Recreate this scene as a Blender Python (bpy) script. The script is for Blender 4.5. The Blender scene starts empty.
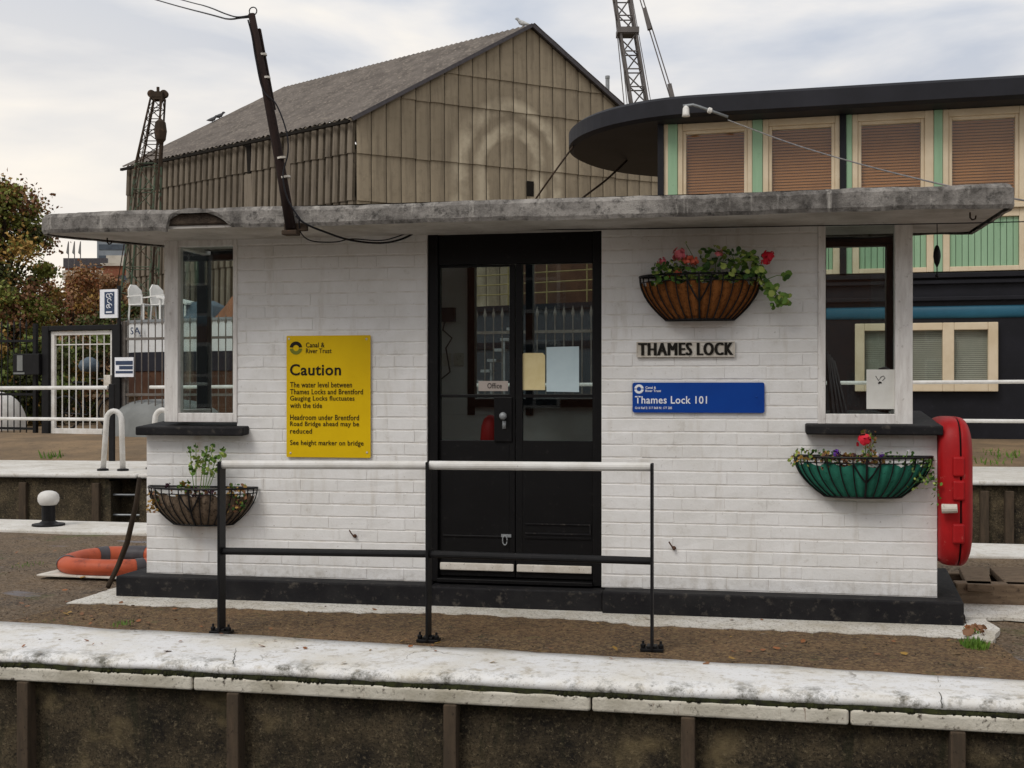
import bpy, bmesh, math, random
from mathutils import Vector, noise
random.seed(7)
R = random.uniform
scene = bpy.context.scene
C = scene.collection

# ------------------------------------------------------------------ camera, sky, sun, exposure
F, HY, EYE = 1170.0, 388.0, 1.5
YAW = math.atan(F / 6300.0)
ca, sa = math.cos(YAW), math.sin(YAW)
cam = bpy.data.cameras.new('camera'); camo = bpy.data.objects.new('camera', cam); C.objects.link(camo)
cam.sensor_width = 36.0; cam.lens = F / 1024.0 * 36.0
cam.shift_y = (HY - 384.0) / 1024.0
cam.clip_start = 0.05; cam.clip_end = 3000
camo.location = (0, 0, EYE); camo.rotation_euler = (math.radians(90), 0, YAW)
scene.camera = camo
scene.render.resolution_x, scene.render.resolution_y = 1024, 768
scene.view_settings.view_transform = 'Standard'; scene.view_settings.look = 'None'
scene.view_settings.exposure = 0.42; scene.view_settings.gamma = 1.0
scene.view_settings.use_curve_mapping = False

SUN_POS = Vector((-0.45, -0.75, 1.0)).normalized()
world = bpy.data.worlds.new("World"); scene.world = world; world.use_nodes = True
nt = world.node_tree; nt.nodes.clear()
def wn(t, **k):
    n = nt.nodes.new(t)
    for a_, b_ in k.items(): setattr(n, a_, b_)
    return n
wout = wn('ShaderNodeOutputWorld'); wmix = wn('ShaderNodeMixShader')
sky = wn('ShaderNodeTexSky', sky_type='NISHITA', sun_disc=False)
sky.sun_elevation = math.asin(SUN_POS.z); sky.sun_rotation = math.atan2(SUN_POS.x, SUN_POS.y)
b1 = wn('ShaderNodeBackground'); b1.inputs[1].default_value = 0.09
b2 = wn('ShaderNodeBackground'); b2.inputs[1].default_value = 0.70
tc = wn('ShaderNodeTexCoord'); sep = wn('ShaderNodeSeparateXYZ')
nt.links.new(tc.outputs['Generated'], sep.inputs[0])
mp = wn('ShaderNodeMapping'); mp.inputs['Scale'].default_value = (1.0, 1.0, 3.6); mp.inputs['Rotation'].default_value = (0, 0.10, 0)
nt.links.new(tc.outputs['Generated'], mp.inputs[0])
n1 = wn('ShaderNodeTexNoise'); n1.inputs['Scale'].default_value = 3.1; n1.inputs['Detail'].default_value = 7; n1.inputs['Roughness'].default_value = 0.5; n1.inputs['Distortion'].default_value = 0.25
nt.links.new(mp.outputs[0], n1.inputs['Vector'])
cr = wn('ShaderNodeValToRGB')
for i_, (p_, c_) in enumerate([(0.38, (0.56, 0.62, 0.73, 1)), (0.46, (0.73, 0.76, 0.82, 1)), (0.53, (0.90, 0.89, 0.89, 1)), (0.61, (1.05, 1.0, 0.93, 1))]):
    e_ = cr.color_ramp.elements[i_] if i_ < 2 else cr.color_ramp.elements.new(p_)
    e_.position = p_; e_.color = c_
nt.links.new(n1.outputs[0], cr.inputs[0])
# warmer and brighter cloud low over the horizon
hz = wn('ShaderNodeMapRange'); hz.inputs[1].default_value = 0.0; hz.inputs[2].default_value = 0.30; hz.inputs[3].default_value = 0.62; hz.inputs[4].default_value = 0.0
nt.links.new(sep.outputs[2], hz.inputs[0])
wm = wn('ShaderNodeMix', data_type='RGBA'); wm.inputs[7].default_value = (1.10, 0.98, 0.82, 1)
nt.links.new(hz.outputs[0], wm.inputs[0]); nt.links.new(cr.outputs[0], wm.inputs[6])
zen = wn('ShaderNodeMapRange'); zen.inputs[1].default_value = 0.30; zen.inputs[2].default_value = 0.75; zen.inputs[3].default_value = 1.0; zen.inputs[4].default_value = 0.85
nt.links.new(sep.outputs[2], zen.inputs[0])
zm = wn('ShaderNodeVectorMath', operation='SCALE'); nt.links.new(wm.outputs[2], zm.inputs[0]); nt.links.new(zen.outputs[0], zm.inputs['Scale'])
gd = wn('ShaderNodeVectorMath', operation='DOT_PRODUCT'); nt.links.new(tc.outputs['Generated'], gd.inputs[0]); gd.inputs[1].default_value = tuple(Vector((-0.62, 0.78, 0.06)).normalized())
gm = wn('ShaderNodeMapRange'); gm.inputs[1].default_value = 0.90; gm.inputs[2].default_value = 0.995; gm.inputs[3].default_value = 0.0; gm.inputs[4].default_value = 0.34; nt.links.new(gd.outputs['Value'], gm.inputs[0])
gx = wn('ShaderNodeMix', data_type='RGBA'); gx.inputs[7].default_value = (1.28, 1.16, 0.98, 1); nt.links.new(gm.outputs[0], gx.inputs[0]); nt.links.new(zm.outputs[0], gx.inputs[6])
nt.links.new(gx.outputs[2], b2.inputs[0])
n2 = wn('ShaderNodeTexNoise'); n2.inputs['Scale'].default_value = 2.3; n2.inputs['Detail'].default_value = 5
nt.links.new(mp.outputs[0], n2.inputs['Vector'])
mr = wn('ShaderNodeMapRange'); mr.inputs[1].default_value = 0.30; mr.inputs[2].default_value = 0.50; mr.inputs[3].default_value = 0.80; mr.inputs[4].default_value = 1.0
nt.links.new(n2.outputs[0], mr.inputs[0]); nt.links.new(mr.outputs[0], wmix.inputs[0])
nt.links.new(sky.outputs[0], b1.inputs[0]); nt.links.new(b1.outputs[0], wmix.inputs[1]); nt.links.new(b2.outputs[0], wmix.inputs[2])
nt.links.new(wmix.outputs[0], wout.inputs[0])
sl = bpy.data.lights.new('sun', 'SUN'); sl.energy = 1.25; sl.angle = math.radians(24); sl.color = (1, 0.96, 0.9)
so = bpy.data.objects.new('sun', sl); C.objects.link(so); so.rotation_euler = (-SUN_POS).to_track_quat('-Z', 'Y').to_euler()

# ------------------------------------------------------------------ geometry helpers
def ray(x, y):
    xc = (x - 512) / F
    return Vector((xc * ca - sa, xc * sa + ca, (HY - y) / F))
def on_z(x, y, z=0.0):
    r = ray(x, y); t = (z - EYE) / r.z
    return Vector((r.x * t, r.y * t, z))
def on_v(x, y, v):
    r = ray(x, y); t = v / r.y
    return Vector((r.x * t, v, EYE + r.z * t))
def dep(x, y, d):            # point at distance d along the view axis
    r = ray(x, y); return Vector((r.x * d, r.y * d, EYE + r.z * d))
def cw(X, d, z=0.0): return Vector((X * ca - d * sa, X * sa + d * ca, z))
def U(px, v=7.85): return on_v(px, 400, v).x
def Zv(px, py, v=7.85): return on_v(px, py, v).z

class MB:
    def __init__(s): s.v = []; s.f = []; s.m = []
    def add(s, vs, fs, mi=0):
        o = len(s.v); s.v += [Vector(p) for p in vs]
        s.f += [tuple(i + o for i in f) for f in fs]; s.m += [mi] * len(fs); return s
    def box(s, x0, x1, y0, y1, z0, z1, fr=None, mi=0):
        p = [(x, y, z) for z in (z0, z1) for y in (y0, y1) for x in (x0, x1)]
        if fr: p = [fr(*q) for q in p]
        return s.add(p, [(0, 2, 3, 1), (4, 5, 7, 6), (0, 1, 5, 4), (2, 6, 7, 3), (0, 4, 6, 2), (1, 3, 7, 5)], mi)
    def tube(s, path, r, n=8, cap=True, mi=0, flat=1.0):
        path = [Vector(p) for p in path]; k = len(path); rr = r if isinstance(r, (list, tuple)) else [r] * k
        ref = None; rings = []
        for i, p in enumerate(path):
            t = (path[min(i + 1, k - 1)] - path[max(i - 1, 0)]).normalized()
            if ref is None:
                ref = Vector((0, 0, 1)) if abs(t.z) < 0.9 else Vector((1, 0, 0))
            a = t.cross(ref)
            if a.length < 1e-6: a = t.orthogonal()
            a.normalize(); b = a.cross(t).normalized(); ref = b
            rings.append([p + (a * math.cos(2 * math.pi * j / n) + b * math.sin(2 * math.pi * j / n) * flat) * rr[i] for j in range(n)])
        vs = [q for g in rings for q in g]; fs = []
        for i in range(k - 1):
            for j in range(n):
                fs.append((i * n + j, i * n + (j + 1) % n, (i + 1) * n + (j + 1) % n, (i + 1) * n + j))
        if cap: fs += [tuple(range(n))[::-1], tuple(range((k - 1) * n, k * n))]
        return s.add(vs, fs, mi)
    def lathe(s, prof, c, n=20, mi=0, axis=(0, 0, 1)):
        c = Vector(c); q = Vector(axis).to_track_quat('Z', 'Y'); vs = []
        for r, h in prof:
            for j in range(n):
                a = 2 * math.pi * j / n; vs.append(c + q @ Vector((r * math.cos(a), r * math.sin(a), h)))
        fs = []
        for i in range(len(prof) - 1):
            for j in range(n): fs.append((i * n + j, i * n + (j + 1) % n, (i + 1) * n + (j + 1) % n, (i + 1) * n + j))
        fs += [tuple(range(n))[::-1], tuple(range((len(prof) - 1) * n, len(prof) * n))]
        return s.add(vs, fs, mi)
    def prism(s, poly, ext, mi=0):
        poly = [Vector(p) for p in poly]; e = Vector(ext); n = len(poly)
        return s.add(poly + [p + e for p in poly], [tuple(range(n)), tuple(range(n, 2 * n))[::-1]] + [(i, i + n, (i + 1) % n + n, (i + 1) % n) for i in range(n)], mi)
    def beam(s, a, b, w, h=None, mi=0):
        a, b = Vector(a), Vector(b); h = h or w; t = (b - a).normalized()
        x = t.cross(Vector((0, 0, 1)))
        if x.length < 1e-4: x = Vector((1, 0, 0))
        x.normalize(); y = x.cross(t).normalized()
        p = [q + x * i * w / 2 + y * j * h / 2 for q in (a, b) for j in (-1, 1) for i in (-1, 1)]
        return s.add(p, [(0, 2, 3, 1), (4, 5, 7, 6), (0, 1, 5, 4), (2, 6, 7, 3), (0, 4, 6, 2), (1, 3, 7, 5)], mi)
    def leaf(s, p, size, mi=0, n=None, k=6, elong=1.0):
        n = n or Vector((R(-1, 1), R(-1, 1), R(-0.6, 1)))
        n = n.normalized() if n.length > 1e-3 else Vector((0, 0, 1))
        a = n.orthogonal().normalized(); b = n.cross(a); th = R(0, 6.28)
        a, b = a * math.cos(th) + b * math.sin(th), b * math.cos(th) - a * math.sin(th)
        vs = [p + a * math.cos(2 * math.pi * i / k) * size * elong * R(0.8, 1.15) + b * math.sin(2 * math.pi * i / k) * size * R(0.8, 1.15) + n * R(-.12, .12) * size for i in range(k)]
        return s.add(vs, [tuple(range(k))], mi)
    def each(s, name, mat, parent=None, **k):
        par = list(range(len(s.v)))
        def find(i):
            while par[i] != i: par[i] = par[par[i]]; i = par[i]
            return i
        for f in s.f:
            r0 = find(f[0])
            for q in f[1:]: par[find(q)] = r0
        comp = {}
        for f, m_ in zip(s.f, s.m): comp.setdefault(find(f[0]), []).append((f, m_))
        res = []
        for fl in comp.values():
            ids = sorted({i for f, _ in fl for i in f}); mp_ = {i: n for n, i in enumerate(ids)}
            q = MB(); q.v = [s.v[i] for i in ids]; q.f = [tuple(mp_[i] for i in f) for f, _ in fl]; q.m = [m_ for _, m_ in fl]; res.append(q.build(name, mat, parent, **k))
        return res
    def build(s, name, mat, parent=None, bevel=0, smooth=False, fixn=True, origin=None, seg=2):
        me = bpy.data.meshes.new(name); o = bpy.data.objects.new(name, me); C.objects.link(o)
        if parent is not None:
            off = ORG[parent]; o.parent = parent; ORG[o] = off
        else:
            if origin is None:
                xs = [p.x for p in s.v]; ys = [p.y for p in s.v]; zs = [p.z for p in s.v]
                origin = ((min(xs) + max(xs)) / 2, (min(ys) + max(ys)) / 2, min(zs))
            off = Vector(origin); o.location = off; ORG[o] = off
        me.from_pydata([p - off for p in s.v], [], s.f)
        for m_ in (mat if isinstance(mat, (list, tuple)) else [mat]): me.materials.append(m_)
        me.polygons.foreach_set('material_index', s.m)
        if fixn:
            bm = bmesh.new(); bm.from_mesh(me); bmesh.ops.recalc_face_normals(bm, faces=bm.faces); bm.to_mesh(me); bm.free()
        if smooth: me.polygons.foreach_set('use_smooth', [True] * len(me.polygons))
        if bevel:
            md = o.modifiers.new('bevel', 'BEVEL'); md.width = bevel; md.segments = seg; md.limit_method = 'ANGLE'; md.angle_limit = math.radians(40)
        me.update(); return o
ORG = {}
def tag(o, label=None, cat=None, group=None, kind=None):
    if label: o['label'] = label
    if cat: o['category'] = cat
    if group: o['group'] = group
    if kind: o['kind'] = kind
    return o
def thing(name, loc, label, cat, group=None):
    o = bpy.data.objects.new(name, None); C.objects.link(o); o.location = loc; o.empty_display_size = 0.2
    ORG[o] = Vector(loc); return tag(o, label, cat, group)
def copy_tree(o, parent=None):
    c = o.copy(); C.objects.link(c)
    if parent is not None: c.parent = parent; c.matrix_parent_inverse = o.matrix_parent_inverse
    for ch in list(o.children): copy_tree(ch, c)
    return c

# ------------------------------------------------------------------ materials
def lin(h):
    h = h.lstrip('#'); o = []
    for i in (0, 2, 4):
        c = int(h[i:i + 2], 16) / 255; o.append(c / 12.92 if c <= .04045 else ((c + .055) / 1.055) ** 2.4)
    return tuple(o) + (1,)
class NM:
    def __init__(s, name):
        s.m = bpy.data.materials.new(name); s.m.use_nodes = True; s.t = s.m.node_tree
        s.b = s.t.nodes['Principled BSDF']; s.out = s.t.nodes['Material Output']
        s.tc = s.t.nodes.new('ShaderNodeTexCoord'); s.co = s.tc.outputs['Object']
    def n(s, t, **k):
        x = s.t.nodes.new(t)
        for a_, b_ in k.items(): setattr(x, a_, b_)
        return x
    def L(s, a_, b_): s.t.links.new(a_, b_)
    def mapping(s, sc=(1, 1, 1), rot=(0, 0, 0), loc=(0, 0, 0)):
        m = s.n('ShaderNodeMapping'); m.inputs['Scale'].default_value = sc; m.inputs['Rotation'].default_value = rot; m.inputs['Location'].default_value = loc
        s.L(s.co, m.inputs[0]); return m.outputs[0]
    def noise(s, scale, detail=5, rough=.6, vec=None, dist=0):
        x = s.n('ShaderNodeTexNoise'); x.inputs['Scale'].default_value = scale; x.inputs['Detail'].default_value = detail
        x.inputs['Roughness'].default_value = rough; x.inputs['Distortion'].default_value = dist
        s.L(vec if vec is not None else s.co, x.inputs['Vector']); return x.outputs[0]
    def rng(s, v, a_, b_, c_=0., d_=1.):
        x = s.n('ShaderNodeMapRange'); x.inputs[1].default_value = a_; x.inputs[2].default_value = b_; x.inputs[3].default_value = c_; x.inputs[4].default_value = d_
        s.L(v, x.inputs[0]); return x.outputs[0]
    def mix(s, f, c1, c2, mode='MIX'):
        x = s.n('ShaderNodeMix', data_type='RGBA', blend_type=mode)
        for v, i in ((f, 0), (c1, 6), (c2, 7)):
            if isinstance(v, (int, float, tuple)): x.inputs[i].default_value = v
            else: s.L(v, x.inputs[i])
        return x.outputs[2]
    def math(s, op, a_, b_=0.):
        x = s.n('ShaderNodeMath', operation=op)
        for v, i in ((a_, 0), (b_, 1)):
            if isinstance(v, (int, float)): x.inputs[i].default_value = v
            else: s.L(v, x.inputs[i])
        return x.outputs[0]
    def done(s, col=None, rough=.7, bump=None, bs=.3, bd=.01, metal=0, spec=.4):
        if col is not None:
            if isinstance(col, tuple): s.b.inputs['Base Color'].default_value = col
            else: s.L(col, s.b.inputs['Base Color'])
        if isinstance(rough, (int, float)): s.b.inputs['Roughness'].default_value = rough
        else: s.L(rough, s.b.inputs['Roughness'])
        s.b.inputs['Metallic'].default_value = metal; s.b.inputs['Specular IOR Level'].default_value = spec
        if bump is not None:
            x = s.n('ShaderNodeBump'); x.inputs['Strength'].default_value = bs; x.inputs['Distance'].default_value = bd
            s.L(bump, x.inputs['Height']); s.L(x.outputs[0], s.b.inputs['Normal'])
        return s.m
def worn(name, c1, c2, scale=6, rough=.7, lo=.4, hi=.65, c3=None, s3=30, l3=.58, h3=.7, bs=.25, bd=.006, metal=0, vec=None, spec=.22):
    m = NM(name); v = m.mapping(vec) if vec else None
    n_ = m.noise(scale, 6, .65, v)
    c = m.mix(m.rng(n_, lo, hi), lin(c1), lin(c2))
    nn = m.noise(s3, 5, .7)
    if c3: c = m.mix(m.rng(nn, l3, h3), c, lin(c3))
    return m.done(c, rough, nn, bs, bd, metal, spec)
def glass(name, tint=(.86, .9, .88, 1), refl=1.0):
    m = NM(name); t = m.t; t.nodes.remove(m.b)
    tr = m.n('ShaderNodeBsdfTransparent'); tr.inputs[0].default_value = tint
    gl = m.n('ShaderNodeBsdfGlossy'); gl.inputs['Roughness'].default_value = .015; gl.inputs[0].default_value = (.9, .92, .95, 1)
    fr = m.n('ShaderNodeLayerWeight'); fr.inputs[0].default_value = .5
    p5 = m.math('POWER', fr.outputs['Facing'], 5.0)
    mx = m.n('ShaderNodeMixShader'); m.L(m.math('MULTIPLY', m.math('ADD', m.math('MULTIPLY', p5, .9), .035), refl), mx.inputs[0]); m.L(tr.outputs[0], mx.inputs[1]); m.L(gl.outputs[0], mx.inputs[2])
    m.L(mx.outputs[0], m.out.inputs[0]); return m.m

M = {}
# painted brick: white masonry paint with grime and rust-brown streaks
m = NM('white_brick_paint')
v_ = m.mapping((5, 5, .8)); st = m.noise(2.2, 5, .6, v_); d_ = m.noise(3, 6, .7); f_ = m.noise(45, 6, .7); g_ = m.noise(9, 5, .6)
c_ = m.mix(m.rng(d_, .35, .7), lin('#e6e5e4'), lin('#d6d4d0'))
c_ = m.mix(m.rng(st, .56, .78, 0, .5), c_, lin('#b3a999')); c_ = m.mix(m.rng(m.noise(6, 7, .75), .60, .68, 0, .28), c_, lin('#a8a094'))
c_ = m.mix(m.rng(f_, .64, .72, 0, .7), c_, lin('#8d8478'))
gp = m.n('ShaderNodeNewGeometry'); sx = m.n('ShaderNodeSeparateXYZ'); m.L(gp.outputs['Position'], sx.inputs[0])
du = m.math('ADD', sx.outputs[0], m.math('MULTIPLY', m.noise(3, 4), .05)); uu = U(199) + .025
rs = m.math('MULTIPLY', m.math('MULTIPLY', m.rng(du, uu - .05, uu, 0, 1), m.rng(du, uu, uu + .05, 1, 0)), m.rng(sx.outputs[2], .25, .62, .2, 1))
c_ = m.mix(m.math('MULTIPLY', rs, m.rng(m.noise(20, 5), .3, .7, .1, .6)), c_, lin('#a5835f'))
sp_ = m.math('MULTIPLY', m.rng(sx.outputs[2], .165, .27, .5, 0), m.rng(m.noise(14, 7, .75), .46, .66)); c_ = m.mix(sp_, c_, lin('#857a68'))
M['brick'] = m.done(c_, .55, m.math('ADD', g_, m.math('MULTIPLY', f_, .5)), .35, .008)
m = NM('wall_joint_paint'); c_ = m.mix(m.rng(m.noise(14, 6), .4, .65), lin('#e2e0dd'), lin('#d0cbc4')); M['joint'] = m.done(c_, .7, m.noise(60), .3, .004)
# white coping: paint over concrete with cracks and dirt
def coping_mat(name, base, dirty, crack=True, sp=.62):
    m = NM(name); d_ = m.noise(1.3, 7, .7); e_ = m.noise(12, 7, .7); f_ = m.noise(70, 5, .7)
    c_ = m.mix(m.rng(d_, .42, .7), lin(base), lin(dirty))
    c_ = m.mix(m.rng(e_, .53, .68, 0, .75), c_, lin('#aaa08d')); c_ = m.mix(m.rng(m.noise(3.2, 8, .75, m.mapping((1, 2.2, 1))), .60, .67, 0, .45), c_, lin('#9a907f')); c_ = m.mix(m.rng(m.noise(28, 7, .8), .58, .66, 0, .7), c_, lin('#8c8271'))
    h_ = m.math('ADD', m.noise(5, 6, .65), m.math('MULTIPLY', f_, .25))
    c_ = m.mix(m.rng(f_, sp, sp + .08, 0, .85), c_, lin('#6d6457'))
    if crack:
        gp = m.n('ShaderNodeNewGeometry'); dt = m.n('ShaderNodeVectorMath', operation='DOT_PRODUCT'); sb = m.n('ShaderNodeVectorMath', operation='SUBTRACT'); m.L(gp.outputs['Position'], sb.inputs[0])
        qa, qb = dep(0, 400, 6.495), dep(1000, 400, 5.49); qa.z = qb.z = 0; qd_ = (qb - qa).normalized(); sb.inputs[1].default_value = tuple(qa); dt.inputs[1].default_value = (-qd_.y, qd_.x, 0); m.L(sb.outputs[0], dt.inputs[0])
        lip = m.math('MULTIPLY', m.rng(dt.outputs['Value'], .03, .20, 1, 0), m.rng(m.math('ADD', m.noise(4, 7, .75), m.math('MULTIPLY', m.noise(26, 6, .8), .5)), .74, .90))
        c_ = m.mix(m.math('MULTIPLY', lip, .9), c_, lin('#39351f'))
        vo = m.n('ShaderNodeTexVoronoi', feature='DISTANCE_TO_EDGE'); vo.inputs['Scale'].default_value = 1.4
        wv = m.n('ShaderNodeVectorMath', operation='ADD'); nz = m.n('ShaderNodeTexNoise'); nz.inputs['Scale'].default_value = 5; nz.inputs['Detail'].default_value = 6
        m.L(m.co, nz.inputs['Vector']); ms = m.n('ShaderNodeVectorMath', operation='SCALE'); ms.inputs['Scale'].default_value = .35
        m.L(nz.outputs[1], ms.inputs[0]); m.L(m.co, wv.inputs[0]); m.L(ms.outputs[0], wv.inputs[1]); m.L(wv.outputs[0], vo.inputs['Vector'])
        ck = m.math('MULTIPLY', m.rng(vo.outputs['Distance'], .003, .009, 1, 0), m.rng(m.noise(1.1, 3), .45, .55))
        c_ = m.mix(m.math('MULTIPLY', ck, .75), c_, lin('#6b6256'))
    return m.done(c_, .7, h_, .5, .012)
M['coping'] = coping_mat('white_coping_paint', '#e2e2e2', '#cec7b7')
M['coping_far'] = coping_mat('pale_far_coping', '#d8d5cf', '#b9b3a8', False)
M['paint_strip'] = coping_mat('flaking_white_paint', '#d6d3cc', '#b5ae9f', False, .54)
# nosing: cream stone with dark blotches and rust
m = NM('stone_nosing'); c_ = m.mix(m.rng(m.noise(3, 6), .4, .65), lin('#cfc9bb'), lin('#aaa392'))
c_ = m.mix(m.rng(m.noise(25, 6, .7), .57, .68), c_, lin('#4b4138')); c_ = m.mix(m.rng(m.noise(9, 6, .7, m.mapping((4, 4, .6))), .64, .7, 0, .6), c_, lin('#6f452c'))
M['nosing'] = m.done(c_, .85, m.noise(40, 6), .6, .01)
# damp mossy lock wall
m = NM('mossy_lock_concrete'); a_ = m.noise(4, 8, .75); b_ = m.noise(42, 7, .8); s_ = m.noise(3, 6, .6, m.mapping((5, 5, .7)))
c_ = m.mix(m.rng(a_, .35, .62), lin('#231d15'), lin('#6a5c45')); c_ = m.mix(m.rng(b_, .54, .66), c_, lin('#9a8a6c'))
c_ = m.mix(m.rng(m.noise(75, 5, .8), .5, .6, 0, .8), c_, lin('#120f0b')); c_ = m.mix(m.rng(s_, .55, .7, 0, .7), c_, lin('#2b2c18')); c_ = m.mix(m.rng(m.noise(2.2, 5), .58, .70, 0, .7), c_, lin('#94825e'))
M['lockwall'] = m.done(c_, .9, m.math('ADD', a_, m.math('MULTIPLY', b_, .6)), 1.0, .05)
M['moss'] = worn('dark_moss', '#1b1a12', '#2f3218', 20, .95, c3='#4a4a22', s3=60)
M['fender'] = worn('lock_fender_timber', '#463c31', '#57493b', 5, .85, c3='#2a241d', s3=40, vec=(6, 6, 1))
# gravelly tarmac of the island
m = NM('gravel_tarmac'); a_ = m.noise(1.4, 7, .75); f_ = m.noise(70, 5, .8); vo = m.n('ShaderNodeTexVoronoi'); vo.inputs['Scale'].default_value = 58; m.L(m.co, vo.inputs['Vector'])
c_ = m.mix(m.rng(a_, .38, .66), lin('#6b573f'), lin('#3a3028'))
c_ = m.mix(m.rng(vo.outputs['Color'], .3, .95, 0, .75), c_, lin('#95836d')); c_ = m.mix(m.rng(f_, .50, .66, 0, .9), c_, lin('#2a231c'))
c_ = m.mix(m.rng(m.noise(1.7, 7, .7), .56, .68, 0, .75), c_, lin('#4d5626')); c_ = m.mix(m.rng(m.noise(1.15, 4, .5, m.mapping((1, 2.2, 1), loc=(3.7, 1, 0))), .60, .66, 0, .8), c_, lin('#77757a'))
M['gravel'] = m.done(c_, .85, m.math('ADD', f_, vo.outputs['Distance']), .7, .012)
m = NM('brown_tarmac_strip'); vo = m.n('ShaderNodeTexVoronoi'); vo.inputs['Scale'].default_value = 62; m.L(m.co, vo.inputs['Vector']); f_ = m.noise(38, 6, .8); a_ = m.noise(1.6, 6, .7)
c_ = m.mix(m.rng(a_, .36, .64), lin('#73593f'), lin('#4e3d2d')); c_ = m.mix(m.rng(vo.outputs['Color'], .35, .95, 0, .6), c_, lin('#a0875f')); c_ = m.mix(m.rng(f_, .50, .62, 0, .85), c_, lin('#2a2119'))
c_ = m.mix(m.rng(m.noise(4.5, 7, .75), .60, .67, 0, .6), c_, lin('#4f5630')); c_ = m.mix(m.rng(m.noise(7, 6, .7, m.mapping((1, 3, 1))), .64, .70, 0, .6), c_, lin('#b3a996'))
M['tarmac_strip'] = m.done(c_, .9, m.math('ADD', f_, vo.outputs['Distance']), .9, .012)
M['far_ground'] = worn('far_bank_earth', '#6f5f4c', '#8a745a', 1.5, .9, c3='#4a4234', s3=14)
M['land'] = worn('land', '#5a5446', '#4b4a38', .3, .95)
M['plinth'] = worn('black_plinth_paint', '#131215', '#201f20', 5, .7, c3='#4a453f', s3=18, l3=.57, h3=.72, bs=.5)
M['black'] = worn('black_gloss_paint', '#070607', '#0b0a0b', 4, .5, c3='#232120', s3=26, l3=.60, h3=.74, bs=.1, spec=.22)
M['blackmetal'] = worn('black_painted_steel', '#101011', '#181719', 9, .5, c3='#3a2f29', s3=60, l3=.64, h3=.75, bs=.2)
M['whitewood'] = worn('white_window_wood', '#e2dfdb', '#cdc8c3', 5, .55, c3='#9b938b', s3=26, l3=.6, h3=.75, vec=(6, 6, 1))
M['whitemetal'] = worn('white_rail_paint', '#dcdad6', '#c9c5be', 6, .45, c3='#8d8378', s3=50, l3=.66, h3=.74, bs=.1)
M['soffit'] = worn('soffit_paint', '#c9c4be', '#aaa49c', 3, .75, c3='#8a8177', s3=16, l3=.6, h3=.72)
m = NM('weathered_roof_concrete'); a_ = m.noise(2.6, 8, .72); b_ = m.noise(14, 8, .75); s_ = m.noise(4, 6, .6, m.mapping((5, 5, 1)))
c_ = m.mix(m.rng(a_, .38, .6), lin('#57534f'), lin('#a09b95')); c_ = m.mix(m.rng(b_, .5, .66), c_, lin('#35322f')); c_ = m.mix(m.rng(s_, .58, .74, 0, .75), c_, lin('#b9b4ac'))
M['roof'] = m.done(c_, .9, m.math('ADD', a_, b_), .8, .02)
M['roof_dark'] = worn('exposed_roof_core', '#3a312a', '#54483d', 14, .95, c3='#241f1b', s3=70, bs=1, bd=.02)
M['inside'] = worn('interior_wall', '#d6d2cc', '#c8c3bc', 3, .8)
M['floorin'] = worn('interior_floor', '#4a423b', '#3a332e', 4, .8)
M['pane'] = glass('window_glass', (.90, .93, .92, 1), .8)
M['doorpane'] = glass('door_glass', (.74, .78, .78, 1), .8)
M['hbpane'] = glass('house_window_glass', (.96, .97, .95, 1), .75)
M['yellow'] = worn('yellow_sign_enamel', '#d9b50a', '#d0ab08', 2, .4, c3='#b89a10', s3=40, l3=.7, h3=.8, bs=.02)
M['blue'] = worn('blue_sign_enamel', '#0a3f93', '#093888', 2, .4, bs=.02)
M['signblack'] = worn('sign_lettering_black', '#17140f', '#1d1912', 9, .5, bs=0.02)
M['olive'] = worn('sign_emblem_olive', '#6b7020', '#767a26', 9, .5, bs=.02)
M['signwhite'] = worn('sign_lettering_white', '#e8e9ee', '#dfe1e6', 9, .5, bs=.02)
M['castwhite'] = worn('cast_nameplate_paint', '#d3cdc3', '#bdb5a8', 9, .65, c3='#6d655a', s3=50, l3=.6, h3=.7)
M['cream_paper'] = worn('aged_paper', '#d8c99a', '#cdbc8a', 8, .8, c3='#a98f58', s3=14, l3=.66, h3=.72, bs=.05)
M['blue_paper'] = worn('pale_blue_paper', '#bccdd2', '#b2c4ca', 4, .8, bs=.05)
M['white_paper'] = worn('white_paper', '#d9d8d2', '#cccac3', 5, .8, bs=.05)
M['grey_label'] = worn('grey_label', '#a99f98', '#9b918a', 5, .7)
M['red'] = worn('red_plastic', '#a8181b', '#8e1518', 2.2, .5, c3='#b9685f', s3=16, l3=.63, h3=.74, bs=.06)
M['orange'] = worn('faded_orange_vinyl', '#b95a3c', '#a54c33', 4, .5, c3='#7d3f30', s3=9, l3=.54, h3=.68, bs=.25)
M['band'] = worn('grey_reflective_band', '#4b484b', '#3f3c3f', 8, .5)
M['wood'] = worn('weathered_timber', '#7d6b57', '#645444', 4, .85, c3='#2e2620', s3=30, vec=(2, 8, 8), bs=.6)
M['polewood'] = worn('dark_pole_timber', '#241a18', '#30231f', 5, .9, c3='#150f0e', s3=40, vec=(9, 9, 1), bs=.6)
M['bark'] = worn('tree_bark', '#3b3127', '#2c251e', 7, .9, bs=.8)
M['cable'] = worn('black_cable', '#16151a', '#202024', 9, .6)
M['lightcable'] = worn('grey_cable', '#7d7a78', '#5f5c5b', 9, .6)
M['liner'] = worn('coir_basket_liner', '#8f5a2e', '#74451f', 8, .95, c3='#4d2c14', s3=60, l3=.5, h3=.68, bs=1, bd=.01)
M['liner_green'] = worn('green_basket_liner', '#2f7a66', '#256453', 7, .85, c3='#1a473c', s3=40, bs=.6)
M['liner_grey'] = worn('rotted_basket_liner', '#7a6a5a', '#5b4d3f', 12, .95, c3='#3a2f27', s3=40, l3=.5, h3=.65, bs=1, bd=.01)
M['soil'] = worn('basket_soil', '#2a201a', '#3a2c22', 20, .95, bs=1, bd=.01)
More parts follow.
